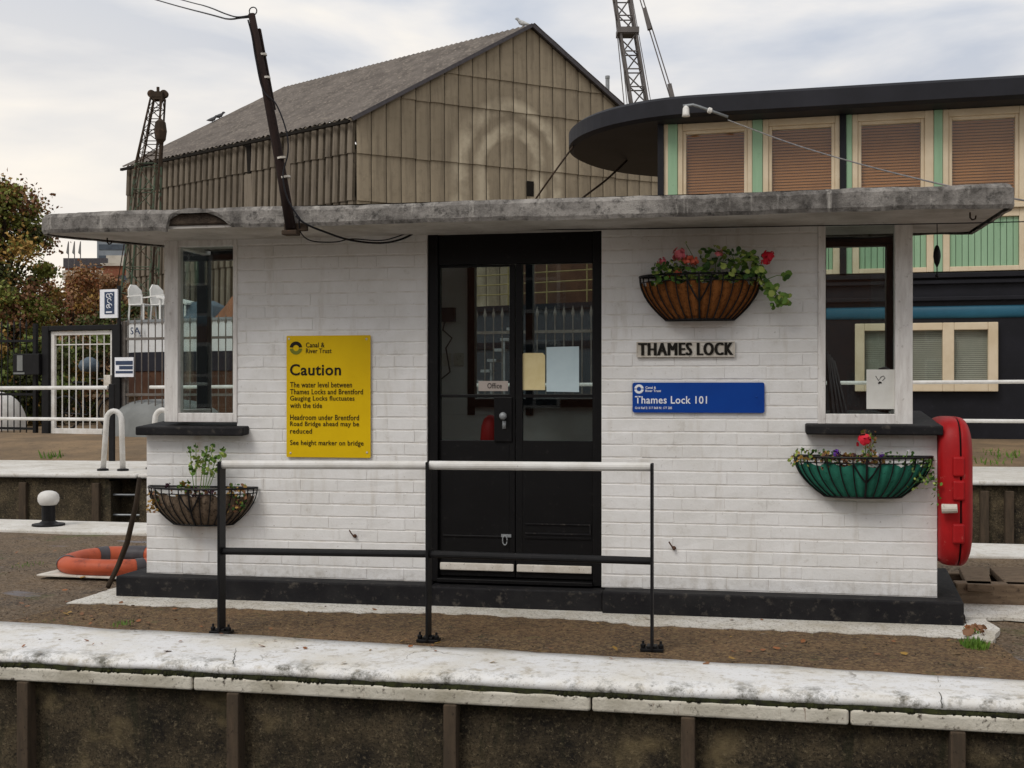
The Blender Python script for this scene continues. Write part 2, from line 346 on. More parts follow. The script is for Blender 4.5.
def leafm(name, a_, b_, tr=.12):
    m = NM(name); c_ = m.mix(m.rng(m.noise(3, 4), .35, .65), lin(a_), lin(b_)); m.done(c_, .6, spec=.25)
    m.b.inputs['Transmission Weight'].default_value = 0
    return m.m
for k_, a_, b_ in [('leaf', '#4a6a2c', '#6a8a3a'), ('leafd', '#2e4a20', '#3c5a2a'), ('leafl', '#8a9a4a', '#9fae5c'), ('pinkf', '#d06a7e', '#e07f72'), ('salmon', '#d86a50', '#c95a48'), ('redf', '#d3263a', '#c02032'),
                   ('purplef', '#5a2a8a', '#47206e'), ('darkf', '#2c1420', '#3a1a2a'), ('brownl', '#8a6448', '#75533a'), ('whitef', '#d9d6dc', '#c9c5cf'), ('tango', '#8f7038', '#9f7f42'),
                   ('tgreen', '#6d7234', '#7d8240'), ('tdark', '#4b4d2a', '#3f4626'), ('trust', '#935f3c', '#805232'), ('hgreen', '#5d6a34', '#6b783c'), ('hbrown', '#836448', '#927250'), ('grass', '#4c6a22', '#5f7f2c')]:
    M[k_] = leafm(k_, a_, b_)
# corrugated asbestos shed with soot streaks and lichen
def shed_mat(name, c1, c2, dark, mural=False):
    m = NM(name); v_ = m.mapping((2.2, 2.2, .16)); s_ = m.noise(2.4, 7, .7, v_); a_ = m.noise(.35, 5, .6); b_ = m.noise(3.5, 6, .7)
    c_ = m.mix(m.rng(a_, .35, .65), lin(c1), lin(c2)); c_ = m.mix(m.rng(s_, .48, .72, 0, .45 if mural else .85), c_, lin(dark)); c_ = m.mix(m.rng(b_, .52, .75, 0, .5), c_, lin('#665c4c'))
    if mural:
        g = m.n('ShaderNodeNewGeometry'); sv = m.n('ShaderNodeVectorMath', operation='SUBTRACT'); m.L(g.outputs['Position'], sv.inputs[0]); sv.inputs[1].default_value = mural
        sq = m.n('ShaderNodeSeparateXYZ'); m.L(sv.outputs[0], sq.inputs[0]); cq = m.n('ShaderNodeCombineXYZ'); m.L(sq.outputs[0], cq.inputs[0]); m.L(sq.outputs[1], cq.inputs[1]); m.L(m.math('MAXIMUM', sq.outputs[2], 0.0), cq.inputs[2])
        ds = m.n('ShaderNodeVectorMath', operation='LENGTH'); m.L(cq.outputs[0], ds.inputs[0])
        w_ = m.math('ADD', m.math('MULTIPLY', ds.outputs['Value'], .95), m.math('MULTIPLY', m.noise(.7, 4), .8))
        r1 = m.math('MULTIPLY', m.rng(w_, 1.95, 2.15), m.rng(w_, 2.35, 2.65, 1, 0)); r2 = m.math('MULTIPLY', m.rng(w_, 1.2, 1.35), m.rng(w_, 1.6, 1.8, 1, 0)); r3 = m.rng(w_, .55, .9, 1, 0)
        mk = m.math('MULTIPLY', m.math('ADD', m.math('ADD', r1, r2), m.math('MULTIPLY', r3, .25)), m.rng(m.noise(1.2, 4, .6), .32, .58, .10, .75))
        c_ = m.mix(mk, c_, lin('#b9ae98'))
    return m.done(c_, .92, b_, .3, .03)
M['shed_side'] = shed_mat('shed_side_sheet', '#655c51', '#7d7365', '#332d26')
M['shed_roof'] = worn('shed_roof_sheet', '#716a64', '#5c5651', 1.2, .95, c3='#8b8278', s3=6, l3=.52, h3=.68, bs=.6, bd=.05)
M['shed_groove'] = worn('shed_joint_dirt_and_rib_shade', '#40392f', '#51493d', 2, .95, c3='#2e2822', s3=5)  # gable joint dirt, and painted rib shade for the side wall valleys
M['shed_dark'] = worn('shed_dark_gap', '#16130f', '#1e1a15', 5, .95)
M['hull'] = worn('black_tarred_boarding', '#141419', '#1b1b21', 2, .55, c3='#26262c', s3=10, l3=.6, h3=.75)
M['fascia'] = worn('dark_roof_fascia', '#1d1d22', '#26262c', 1, .6, bs=.05)
M['hbcream'] = worn('cream_joinery_paint', '#d2c2a8', '#c6b497', 2, .55, c3='#a8967c', s3=16, l3=.66, h3=.76, bs=.05)
M['hbgreen'] = worn('green_panel_paint', '#8fae8f', '#86a586', 1.2, .6, c3='#739375', s3=6, l3=.62, h3=.75, vec=(6, 6, .5), bs=.1)
M['hbblue'] = worn('blue_band_paint', '#27596e', '#224e61', 1, .5)
M['blind'] = worn('brown_blind_slats', '#9c6638', '#8b592f', 1, .6)
M['blindgrey'] = worn('grey_blind_slats', '#98988f', '#888980', 1, .6)
M['dark'] = worn('dark_interior', '#121212', '#181818', 2, .9)
M['boatwhite'] = worn('boat_white_paint', '#dfe0e0', '#cfd0cf', 1.5, .4, c3='#a7a59c', s3=8, l3=.64, h3=.75)
M['boatnavy'] = worn('boat_dark_band', '#22222a', '#2b2b32', 2, .5)
M['antifoul'] = worn('brown_antifouling', '#4f372b', '#5f4434', 2, .85, c3='#3a281f', s3=9)
M['greyhull'] = worn('dark_grey_steel', '#3b4147', '#343a40', 1.2, .6, c3='#4c5257', s3=8)
M['tarp'] = worn('blue_grey_tarpaulin', '#5d6a75', '#4c5863', 4, .6, bs=.8, bd=.03)
M['greytarp'] = worn('grey_dinghy_skin', '#7d7f7d', '#6b6d6b', 2, .6)
M['terracotta'] = worn('terracotta_cover', '#855a42', '#74503b', 3, .8)
M['plasticwhite'] = worn('white_plastic', '#dddcd8', '#d0cfca', 3, .45)
M['cranegreen'] = worn('old_green_crane_paint', '#4a5848', '#566452', 4, .7, c3='#4a3226', s3=6, l3=.5, h3=.62)
M['cranedark'] = worn('rusted_crane_steel', '#33291f', '#43362b', 3, .8, c3='#5c4433', s3=6)
M['cranegrey'] = worn('grey_crane_steel', '#6b6664', '#5c5856', 2, .7)
M['redbrick'] = worn('red_brickwork', '#8a5a44', '#7a4c3a', 1.5, .9, c3='#5f3c2e', s3=9)
M['office'] = worn('grey_office_cladding', '#7f858b', '#70767c', .8, .6)
M['officeglass'] = worn('office_glazing', '#4a525b', '#3c434c', 1.5, .3)
M['paleband'] = worn('pale_parapet', '#bdb6aa', '#a8a195', 1, .8)
M['yellowrail'] = worn('yellow_rail_paint', '#94865a', '#857850', 3, .6)
M['signblue'] = worn('slate_blue_sign', '#39465f', '#323e55', 3, .5)
M['galv'] = worn('galvanised_steel', '#8f9294', '#7d8082', 6, .5, metal=.3)
M['fencegrey'] = worn('grey_fence_steel', '#6f6a65', '#5c5650', 6, .7, c3='#5a4232', s3=20)
M['bird'] = worn('bird_feather', '#5b5b5e', '#48484b', 9, .8)
M['gull'] = worn('gull_feather', '#c9c9c6', '#8f9296', 9, .8)
m = NM('lock_water'); M['water'] = m.done(lin('#20251c'), .06, m.noise(2.2, 4, .5, m.mapping((1, 3, 1))), .12, .05, spec=.5)

# ------------------------------------------------------------------ text
def text_mesh(mb, body, u0, z0, w, h, v, depth=.003, bold=0., mi=0, off=None, sp=1.06):
    cu = bpy.data.curves.new('lettering', 'FONT'); cu.body = body; cu.size = 1; cu.offset = bold; cu.extrude = .02; cu.resolution_u = 3; cu.space_character = sp
    ob = bpy.data.objects.new('lettering', cu); C.objects.link(ob)
    dg = bpy.context.evaluated_depsgraph_get(); me = bpy.data.meshes.new_from_object(ob.evaluated_get(dg))
    xs = [p.co.x for p in me.vertices]; ys = [p.co.y for p in me.vertices]
    x0, x1, y0, y1 = min(xs), max(xs), min(ys), max(ys)
    if w is None: w = (x1 - x0) * h / (y1 - y0)
    fn = off or (lambda a, b, c: (a, b, c))
    vs = [fn(u0 + (p.co.x - x0) / (x1 - x0) * w, v - (p.co.z + .02) / .04 * depth, z0 + (p.co.y - y0) / (y1 - y0) * h) for p in me.vertices]
    mb.add(vs, [tuple(p.vertices) for p in me.polygons], mi)
    bpy.data.objects.remove(ob); bpy.data.curves.remove(cu); bpy.data.meshes.remove(me)
def emblem(mb, uc, zc, r, v, depth=.003, top=0, bot=1, off=None):   # ring split by a wave, upper half dark / lower half light
    fn = off or (lambda a, b, c: (a, b, c)); n = 28
    for a0, a1, mi in ((0.12, math.pi - .12, top), (math.pi + .12, 2 * math.pi - .12, bot)):
        vs = []; fs = []
        for i in range(n + 1):
            a = a0 + (a1 - a0) * i / n
            for rr, vv in ((r, v), (r, v - depth), (r * .48, v - depth), (r * .48, v)):
                vs.append(fn(uc + rr * math.cos(a), vv, zc + rr * math.sin(a)))
        for i in range(n):
            for j in range(4): fs.append((i * 4 + j, i * 4 + (j + 1) % 4, i * 4 + 4 + (j + 1) % 4, i * 4 + 4 + j))
        fs += [(0, 1, 2, 3), (n * 4 + 3, n * 4 + 2, n * 4 + 1, n * 4)]
        mb.add(vs, fs, mi)

# ================================================================== THE SETTING
VW = 7.85                                   # plane of the kiosk's front wall
PF = 7.69                                  # plane of the plinth front
# land to the horizon
mb = MB(); mb.box(-900, 900, 21.0, 1600, -1.2, .30); tag(mb.build('ground', M['land']), kind='structure')
# water of the two lock chambers
mb = MB(); mb.add([(-60, -3, -1.5), (60, -3, -1.5), (60, 30, -1.5), (-60, 30, -1.5)], [(0, 1, 2, 3)]); tag(mb.build('water', M['water'], fixn=False), kind='structure')
# near bank under the photographer
mb = MB(); mb.box(-40, 40, -30, .6, -3, -.02); tag(mb.build('near_bank', M['gravel'], bevel=.03), kind='structure')
# the island: a gravel surface with slight undulation
A0, B0 = dep(0, 400, 6.495), dep(1000, 400, 5.49); A0.z = B0.z = 0; ed = (B0 - A0).normalized(); en = Vector((-ed.y, ed.x, 0))
def NL(s, w, z): return A0 + ed * s + en * w + Vector((0, 0, z))        # frame along the near lock edge
bk0, bk1 = Vector((-4.538, 6.689, 0)), Vector((1.468, 6.303, 0)); bd_ = (bk1 - bk0).normalized()
isl0, isl1 = Vector((-7.52, 11.09, 0)), Vector((2.4, 10.95, 0)); idr = (isl1 - isl0).normalized()
mb = MB(); nx, ny = 120, 30; vs = []; fs = []
for j in range(ny + 1):
    for i in range(nx + 1):
        f = i / nx; a = bk0 + bd_ * (-9 + f * 24) + Vector((0, -.12, 0)); b = isl0 + idr * (-5 + f * 22) + Vector((0, .1, 0))
        p = a.lerp(b, j / ny); z = noise.noise(p * 1.3) * .014
        vs.append((p.x, p.y, z - .012))
for j in range(ny):
    for i in range(nx): q = j * (nx + 1) + i; fs.append((q, q + 1, q + nx + 2, q + nx + 1))
mb.add(vs, fs); tag(mb.build('island_ground', M['gravel'], smooth=True, fixn=False), kind='structure')
# smoother brown strip in front of the kiosk
def strip(name, pts, z, mat, kind='structure', jag=.02, th=.004):
    mb = MB(); out = []
    n = len(pts)
    for i in range(n):
        a, b = Vector(pts[i]), Vector(pts[(i + 1) % n]); k = max(1, int((b - a).length / .06))
        for j in range(k):
            p = a.lerp(b, j / k); out.append((p.x + R(-jag, jag) * .5, p.y + R(-jag, jag), z))
    mb.prism(out, (0, 0, -th)); return tag(mb.build(name, mat, fixn=True), kind=kind)
strip('path', [(-4.55, 6.6, 0), (1.60, 6.22, 0), (1.50, 7.62, 0), (-4.42, 7.66, 0)], .010, M['tarmac_strip'], jag=.012, th=.012)
strip('painted_ground_strip', [(-4.50, 7.40, 0), (-2.4, 7.42, 0), (-2.0, 7.50, 0), (-.9, 7.47, 0), (-.6, 7.36, 0), (1.47, 7.33, 0), (1.47, 7.78, 0), (-4.3, 7.78, 0), (-4.30, 8.6, 0), (-4.46, 8.6, 0), (-4.50, 7.7, 0)], .017, M['paint_strip'], jag=.03, th=.006)
strip('concrete_patch', [on_z(964, 619), on_z(1090, 623), on_z(1090, 606), on_z(958, 602)], .016, M['paint_strip'], jag=.02, th=.02)
strip('broken_concrete', [on_z(966, 640), on_z(992, 645), on_z(999, 632), on_z(985, 622), on_z(966, 624)], .022, M['paint_strip'], jag=.015, th=.03)

# near lock wall: coping, moss line, nosing, concrete panels and upright fenders
lw = thing('lock_wall', NL(3, 0, -1.5), 'mossy dark lock wall with white painted coping in the foreground', 'lock wall')
mb = MB(); L0, L1 = -7.0, 13.0; prof = []; seg = 220; vs = []; fs = []
for i in range(seg + 1):
    s_ = L0 + (L1 - L0) * i / seg
    back = bk0 + bd_ * ((s_ - .75) * 1.02); back = back + Vector((0, noise.noise(Vector((s_ * 3, 0, 0))) * .025 + noise.noise(Vector((s_ * 11, 2, 0))) * .015, 0))
    fz = noise.noise(Vector((s_ * 1.7, 5, 0))) * .012 + noise.noise(Vector((s_ * 9, 5, 0))) * .010
    front = NL(s_, .015 + fz, 0); row = []
    for t, z in ((0, -.03), (0, .022), (.25, .030), (.5, .030), (.78, .028), (.95, .020), (.99, .006), (1, -.016), (.985, -.03)):
        p = back.lerp(front, t); row.append((p.x, p.y, z + noise.noise(Vector((p.x * 2.5, p.y * 2.5, 0))) * .008))
    vs += row
K = 9
for i in range(seg):
    for j in range(K - 1): fs.append((i * K + j, i * K + j + 1, (i + 1) * K + j + 1, (i + 1) * K + j))
mb.add(vs, fs); mb.build('coping', M['coping'], lw, smooth=True)
for px, y0, y1, wob in ((236, 648, 664, .02), (938, 676, 708, .02)):
    a, b = on_z(px, y0, .029), on_z(px + (4 if px > 900 else -3), y1, .027); mb = MB(); mb.tube([a.lerp(b, k / 10) + Vector((noise.noise(Vector((k * .9, px, 0))) * wob, 0, 0)) for k in range(11)], [.0008 + .0018 * k / 10 for k in range(11)], 5, flat=.6); mb.build('crack', M['moss'], lw)
mb = MB()
for i in range(1700):
    s_ = R(-2.5, 7.5); k_ = noise.noise(Vector((s_ * 1.6, 9, 0))) + .5 * noise.noise(Vector((s_ * 7, 3, 0)))
    if k_ < R(-.35, .25): continue
    w_ = R(.004, .03); r_ = R(.004, .012)
    mb.lathe([(r_, -.05), (r_ * .9, -.046 + r_ * .6), (r_ * .4, -.044 + r_ * 1.5)], NL(s_, w_, 0), 5)
vs = []; fs = []
for i in range(601):
    s_ = L0 + (L1 - L0) * i / 600; h_ = -.034 + .010 * noise.noise(Vector((s_ * 3, 1, 0))) + .008 * noise.noise(Vector((s_ * 17, 4, 0))); w_ = .012 + .008 * noise.noise(Vector((s_ * 9, 8, 0)))
    vs += [NL(s_, w_ - .006, -.05), NL(s_, w_, h_), NL(s_, w_ + .03, h_ + .012), NL(s_, .16, h_ + .012)]
for i in range(600):
    for j in range(3): fs.append((i * 4 + j, i * 4 + j + 1, i * 4 + 5 + j, i * 4 + 4 + j))
mb.add(vs, fs)
mb.build('moss_line', M['moss'], lw, smooth=True)
joints = [-7] + [U_ for U_ in (-.9, 1.15, 3.3, 4.55, 7.2)] + [13]
mb = MB()
for a, b in zip(joints[:-1], joints[1:]):
    mb.box(a + .004, b - .004, 0, .12, -.123, -.046, NL)
mb.each('nosing', M['nosing'], lw, bevel=.014, seg=3)
mb = MB(); gx, gz = 260, 22; vs = []; fs = []
for j in range(gz + 1):
    for i in range(gx + 1):
        s_ = L0 + (L1 - L0) * i / gx; z = -.115 - 1.9 * (j / gz) ** 1.3
        d = noise.fractal(Vector((s_ * 2.2, z * 3, 1)), .8, 2, 5) * .035
        vs.append(NL(s_, .075 + d, z))
for j in range(gz):
    for i in range(gx): q = j * (gx + 1) + i; fs.append((q, q + 1, q + gx + 2, q + gx + 1))
mb.add(vs, fs); mb.build('concrete_face', M['lockwall'], lw, smooth=True)
for px in (-190, 23, 233, 450, 688, 958, 1210):
    r_ = ray(px, 700); d_ = ed.x * r_.y - ed.y * r_.x; s_ = (-A0.x * r_.y + A0.y * r_.x) / d_
    mb = MB(); mb.box(s_ - .034, s_ + .034, -.01, .10, -2.0, -.124, NL); mb.build('fender', M['fender'], lw, bevel=.006)

# rear edge of the island: white coping strip and far-side wall face
def IL(s, w, z): return isl0 + idr * s + Vector((-idr.y, idr.x, 0)) * w + Vector((0, 0, z))
rl = thing('lock_coping', IL(5, .4, -1.5), 'clean white coping strip along the back edge of the island', 'coping')
mb = MB(); mb.box(-6, 20, 0, .85, -.4, .02, IL); mb.build('coping', M['coping_far'], rl, bevel=.015)
mb = MB(); mb.box(-6, 20, .03, .80, -2.0, -.4, IL); mb.build('wall', M['lockwall'], rl)

# far lock wall with ladder
fc0, fc1 = on_z(0, 473, .4), on_z(1010, 481, .4); fdr = (fc1 - fc0).normalized(); fnr = Vector((-fdr.y, fdr.x, 0))
def FL(s, w, z): return fc0 + fdr * s + fnr * w + Vector((0, 0, z - .4))
def fl_s(px, w=0.0):                        # station along the far wall seen at pixel column px
    r = ray(px, 400); o = fc0 + fnr * w
    d = fdr.x * r.y - fdr.y * r.x; return (-(o.x) * r.y + o.y * r.x) / d
fw = thing('lock_wall', FL(6, .3, -1.5), 'dark stained far lock wall topped with pale coping, across the water behind the kiosk', 'lock wall')
sA, sB = fl_s(107), fl_s(139)
mb = MB()
for a, b in ((-9, sA), (sB, 24)):
    k = int((b - a) / .25) + 2; vs = []; fs = []
    for j in range(9):
        for i in range(k + 1):
            s_ = a + (b - a) * i / k; z = .345 - j * .26; vs.append(FL(s_, .06 + (noise.fractal(Vector((s_ * 1.6, z * 2, 4)), .8, 2, 4) * .04 if 0 < i < k else 0), z))
    for j in range(8):
        for i in range(k): q = j * (k + 1) + i; fs.append((q, q + 1, q + k + 2, q + k + 1))
    mb.add(vs, fs)
mb.box(sA, sA + .02, .06, .40, -1.8, .3, FL); mb.box(sB - .02, sB, .06, .40, -1.8, .3, FL); mb.box(sA - .05, sB + .05, .38, .45, -1.8, .3, FL)
mb.build('concrete_face', M['lockwall'], fw, smooth=False)
for px in (22, 95, 985, 1010):
    s_ = fl_s(px); mb = MB(); mb.box(s_ - .05, s_ + .05, 0, .12, -1.8, .28, FL); mb.build('fender', M['fender'], fw, bevel=.01)
jn = [-9, -5, -1.5, sB - .02, 5.5, 9, 11.6, 14, 24]
mb = MB()
for a, b in zip(jn[:-1], jn[1:]): mb.box(a + .006, b - .006, -.02, 2.6, .345, .40, FL)
mb.build('coping', M['coping_far'], fw, bevel=.02)
mb = MB()
for i in range(5): z = .12 - i * .26; mb.tube([FL(sA + .02, .14, z), FL(sB - .02, .14, z)], .014, 6)
mb.each('ladder_rung', M['galv'], fw)
# bank beyond: earth rising towards the fence
mb = MB(); vs = []; fs = []; k = 60
for j, (w, z) in enumerate(((2.5, .36), (2.75, .41), (3.3, .46), (4.2, .60), (6.5, .66), (12, .68), (60, .7))):
    for i in range(k + 1):
        s_ = -30 + 70 * i / k; vs.append(FL(s_, w, z + noise.noise(Vector((s_ * .7, w, 0))) * .03))
for j in range(6):
    for i in range(k): q = j * (k + 1) + i; fs.append((q, q + 1, q + k + 2, q + k + 1))
mb.add(vs, fs); tag(mb.build('far_bank', M['far_ground'], smooth=True), kind='structure')

# ================================================================== THE KIOSK
kiosk = thing('lock_kiosk', (-1.43, 8.2, 0), 'white painted brick lock keeper kiosk with black double door and flat concrete roof', 'kiosk')
uL, uR = -4.15, 1.307; wl, wr = U(237), U(818); dl, dr = U(427), U(601.5)
VR = 8.50; ZB, ZT, ZS = .16, 2.575, 1.225
mb = MB()
cz = ZB; row = 0
def bricks(a, b, z0, z1, row):
    if b - a < .05: return
    L = .276 if row % 2 == 0 else .138
    x = a - (0 if row % 2 == 0 else .069)
    while x < b - .01:
        l = L * R(.97, 1.03)
        if row % 2 == 1 and R(0, 1) < .55: l = .276
        if R(0, 1) < .35: l *= 2
        x0, x1 = max(x, a), min(x + l, b)
        if b - x1 < .05: x1 = b
        j = .0026; jv = R(.0001, .0006); d0 = VW - R(.0004, .0020); t1, t2 = R(-.0015, .0015), R(-.0012, .0012); c = .005
        e = [R(-.0024, .0024) for _ in range(4)]
        fb = [(x0 + jv, VW + .004, z0 + j + e[0]), (x1 - jv, VW + .004, z0 + j + e[1]), (x1 - jv, VW + .004, z1 - j + e[2]), (x0 + jv, VW + .004, z1 - j + e[3])]
        ff = [(x0 + jv + c * .35, d0 + t1, z0 + j + c + e[0]), (x1 - jv - c * .35, d0 - t1, z0 + j + c + e[1]), (x1 - jv - c * .35, d0 + t2, z1 - j - c + e[2]), (x0 + jv + c * .35, d0 - t2, z1 - j - c + e[3])]
        mb.add(fb + ff, [(4, 5, 6, 7), (0, 1, 5, 4), (1, 2, 6, 5), (2, 3, 7, 6), (3, 0, 4, 7)])
        if x1 >= b: break
        x += l
mbl, mbr = MB(), MB()
while cz < ZT - .01:
    h = .0872; z1 = min(cz + h, ZT)
    low = z1 <= ZS + .02
    mb = mbl; bricks(uL if low else wl, dl, cz, z1, row); mb = mbr; bricks(dr, uR if low else wr, cz, z1, row)
    cz += h; row += 1
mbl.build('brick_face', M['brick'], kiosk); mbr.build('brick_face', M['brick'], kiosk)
mb = MB()
T = .11
mb.box(wl, dl, VW + .002, VW + T, ZB, ZT); mb.box(dr, wr, VW + .002, VW + T, ZB, ZT)
mb.box(uL, wl - .001, VW + .002, VW + T, ZB, ZS); mb.box(wr + .001, uR, VW + .002, VW + T, ZB, ZS)
mb.box(uL, uL + T, VW + T + .001, VR, ZB, ZS); mb.box(uR - T, uR, VW + T + .001, VR, ZB, ZS)
mb.each('wall', M['joint'], kiosk)
# rear wall with its own openings
rp = lambda px: U(px, VR)
mb = MB()
zs2 = 1.30
mb.box(uL, uR, VR + .001, VR + .10, ZB, zs2)
mb.box(rp(238), rp(468), VR + .001, VR + .10, zs2 + .001, ZT - .02); mb.box(rp(606), rp(815), VR + .001, VR + .10, zs2 + .001, ZT - .02)
mb.box(rp(470) , rp(606), VR + .001, VR + .10, zs2 + .001, Zv(520, 398, VR))
mb.each('rear_wall', M['inside'], kiosk)
mb = MB(); mb.box(uL + T, uR - T, VW + T, VR, .15, .185); mb.build('floor', M['floorin'], kiosk)
mb = MB()
def rpost(a, b, z0, z1): mb.box(rp(a), rp(b), VR - .02, VR + .06, z0, z1)
rpost(468, 475, zs2, ZT - .03); rpost(526, 533, zs2, ZT - .03); rpost(198, 208, zs2, ZT - .03); rpost(886, 898, zs2, ZT - .03); rpost(600, 607, zs2, ZT - .03); rpost(822, 826, zs2, ZT - .03); rpost(166, 172, zs2, ZT - .03)
mb.box(rp(166), rp(238), VR - .021, VR + .05, ZT - .085, ZT - .01); mb.box(rp(815), rp(900), VR - .021, VR + .05, ZT - .085, ZT - .01); mb.box(rp(470), rp(607), VR - .021, VR + .05, ZT - .085, ZT - .01)
mb.box(rp(470), rp(607), VR - .05, VR - .022, Zv(520, 407, VR), Zv(520, 399, VR))
mb.each('rear_window_frame', M['black'], kiosk)
mb = MB(); mb.box(rp(168), rp(238), VR + .01, VR + .015, zs2, ZT - .05); mb.box(rp(822), rp(890), VR + .01, VR + .015, zs2, ZT - .05); mb.box(rp(472), rp(604), VR + .01, VR + .015, Zv(520, 398, VR), ZT - .05)
mb.each('rear_glazing', M['pane'], kiosk)
mb = MB()
for z in (.42, .62, .80, .92, 1.02): mb.box(rp(440), rp(604), VR - .10 - (z - .4) * .02, VR - .004, z + .03, z + .085)
mb.each('panelling', M['inside'], kiosk, bevel=.008)
# plinth
mb = MB()
def plinth(a, b, fa, top, ra=0, rb=0):
    vs = [(a, fa, -.05), (b, fa, -.05), (b + rb, 9.15, -.05), (a + ra, 9.15, -.05), (a, fa, top), (b, fa, top), (b + rb, 9.15, top), (a + ra, 9.15, top)]
    mb.add(vs, [(0, 3, 2, 1), (4, 5, 6, 7), (0, 1, 5, 4), (1, 2, 6, 5), (2, 3, 7, 6), (3, 0, 4, 7)])
plinth(-4.305, U(427, PF) - .001, PF, ZB, .06, 0); plinth(U(602, PF) + .001, 1.44, PF, ZB, 0, .15); plinth(U(427, PF), U(602, PF), PF + .045, ZB - .012)
mb.build('plinth', M['plinth'], kiosk, bevel=.012, seg=3)
# sills (sloping tops)
def sill(name, a, b, zf, zr, inner):
    mb = MB(); vf = VW - .105
    mb.add([(a, vf, zf - .062), (b, vf, zf - .062), (b, VR + .12, zr - .062), (a, VR + .12, zr - .062), (a, vf, zf), (b, vf, zf), (b, VR + .12, zr), (a, VR + .12, zr)],
           [(0, 3, 2, 1), (4, 5, 6, 7), (0, 1, 5, 4), (1, 2, 6, 5), (2, 3, 7, 6), (3, 0, 4, 7)])
    return mb.build(name, M['plinth'], kiosk, bevel=.01)
vS = VW - .105
sill('window_sill', U(135, vS), U(243, vS), Zv(190, 427, vS), Zv(190, 427, vS) + .06, 0)
sill('window_sill', U(806, vS), U(943.5, vS), Zv(880, 425.5, vS), Zv(880, 425.5, vS) + .08, 0)
# corner windows: frame, front glass, side glass
def corner_window(pl0, pl1, pr0, pr1, yt0, yt1, yb0, yb1, side):
    a0, a1, b0, b1 = U(pl0), U(pl1), U(pr0), U(pr1)
    zt1 = Zv((pl0 + pr1) / 2, yt1); zb0 = Zv((pl0 + pr1) / 2, yb0); zb1 = Zv((pl0 + pr1) / 2, yb1)
    mb = MB(); f0, f1 = VW - .012, VW + .075
    mb.box(a0, a1, f0, f1, zb1 - .03, ZT); mb.box(b0, b1, f0, f1, zb1 - .03, ZT)
    mb.box(a1, b0, f0 + .003, f1 - .003, zt1, ZT); mb.box(a1, b0, f0 + .003, f1 - .003, zb1 - .03, zb0)
    su = a0 if side < 0 else b1
    s0, s1 = (su, su + .07) if side < 0 else (su - .07, su)
    mb.box(s0 + .004, s1 - .004, f1 + .001, VR - .031, zb1 - .01, zb0 + .02); mb.box(s0 + .004, s1 - .004, f1 + .001, VR - .031, zt1 + .01, ZT)
    w = mb.build('window', M['whitewood'], kiosk, bevel=.005)
    mb = MB(); mb.box(a1, b0, VW + .03, VW + .035, zb0, zt1); mb.build('pane', M['pane'], w)
    mb = MB(); sm = (s0 + s1) / 2; mb.box(sm - .003, sm + .003, f1, VR - .03, zb0, zt1); mb.build('side_pane', M['pane'], w)
corner_window(165, 178.5, 233.5, 237.5, 240, 246.5, 413, 418, -1)
corner_window(818, 825.5, 895, 912.5, 219, 224.5, 414, 421, 1)
# door
zD = Zv(512, 578)
mb = MB(); f0 = VW + .02
zH = Zv(512, 263)
mb.box(dl + .001, U(437), f0, VW + .13, ZB, ZT); mb.box(U(592.5), dr - .001, f0, VW + .13, ZB, ZT)
mb.box(U(437) + .001, U(592.5) - .001, f0 + .015, VW + .12, zH, ZT)
mb.box(U(437) + .001, U(592.5) - .001, f0 - .03, VW + .12, ZB + .001, ZB + .028)
mb.build('door_frame', M['black'], kiosk, bevel=.004)
def leaf_door(pa, pb, ga, gb, hinge):
    a, b = U(pa) + .003, U(pb) - .003; g0, g1 = U(ga), U(gb); z0 = ZB + .04; z1 = zH - .004
    zb_, zm, zt = Zv(512, 441), Zv(512, 396), Zv(512, 264.5 if ga < 500 else 262.5) - .006
    mb = MB(); y0, y1 = f0 + .03, f0 + .075
    mb.box(a, g0, y0, y1, z0, z1); mb.box(g1, b, y0, y1, z0, z1)
    mb.box(g0, g1, y0 + .002, y1 - .002, zt, z1); mb.box(g0, g1, y0 + .002, y1 - .002, z0, zb_)
    mb.box(g0, g1, y0 + .006, y1 - .006, zm - .011, zm + .011)
    mb.box(g0 + .02, g1 - .01, y0 - .006, y0 + .0015, Zv(512, 539), Zv(512, 537))
    d = mb.build('door', M['black'], kiosk, bevel=.0035)
    mb = MB(); mb.box(g0, g1, y0 + .018, y0 + .023, zb_, zm - .011); mb.box(g0, g1, y0 + .018, y0 + .023, zm + .011, zt); mb.each('pane', M['doorpane'], d)
    mb = MB(); mb.box(a + .01, b - .006, y0 - .022, y0 - .001, Zv(512, 572.5), Zv(512, 565)); mb.build('weather_board', M['castwhite'], d, bevel=.006)
    return d
dL = leaf_door(437, 514, 438.5, 508, 0); dR = leaf_door(514, 592.5, 521, 591.5, 1)
yd = f0 + .03
mb = MB(); mb.box(U(493), U(511), yd - .014, yd - .0005, Zv(500, 442), Zv(500, 397)); mb.build('lock_plate', M['black'], dL, bevel=.004)
mb = MB(); mb.lathe([(.006, 0), (.006, .025), (.022, .028), (.027, .04), (.02, .054), (.004, .058)], (U(503), yd - .012, Zv(503, 416)), 16, axis=(0, -1, 0)); mb.box(U(501.5), U(505), yd - .02, yd - .0145, Zv(503, 429), Zv(503, 421)); mb.build('handle', M['galv'], dL, smooth=True)
mb = MB(); mb.tube([(U(504) + .016 * math.cos(t * .55) , yd - .018, Zv(504, 541) + .032 * math.sin(t * .55)) for t in range(12)], .004, 6); mb.box(U(500), U(510), yd - .01, yd - .001, Zv(504, 538), Zv(504, 535)); mb.build('hasp', M['galv'], dL)
mb = MB(); zz = Zv(560, 525)
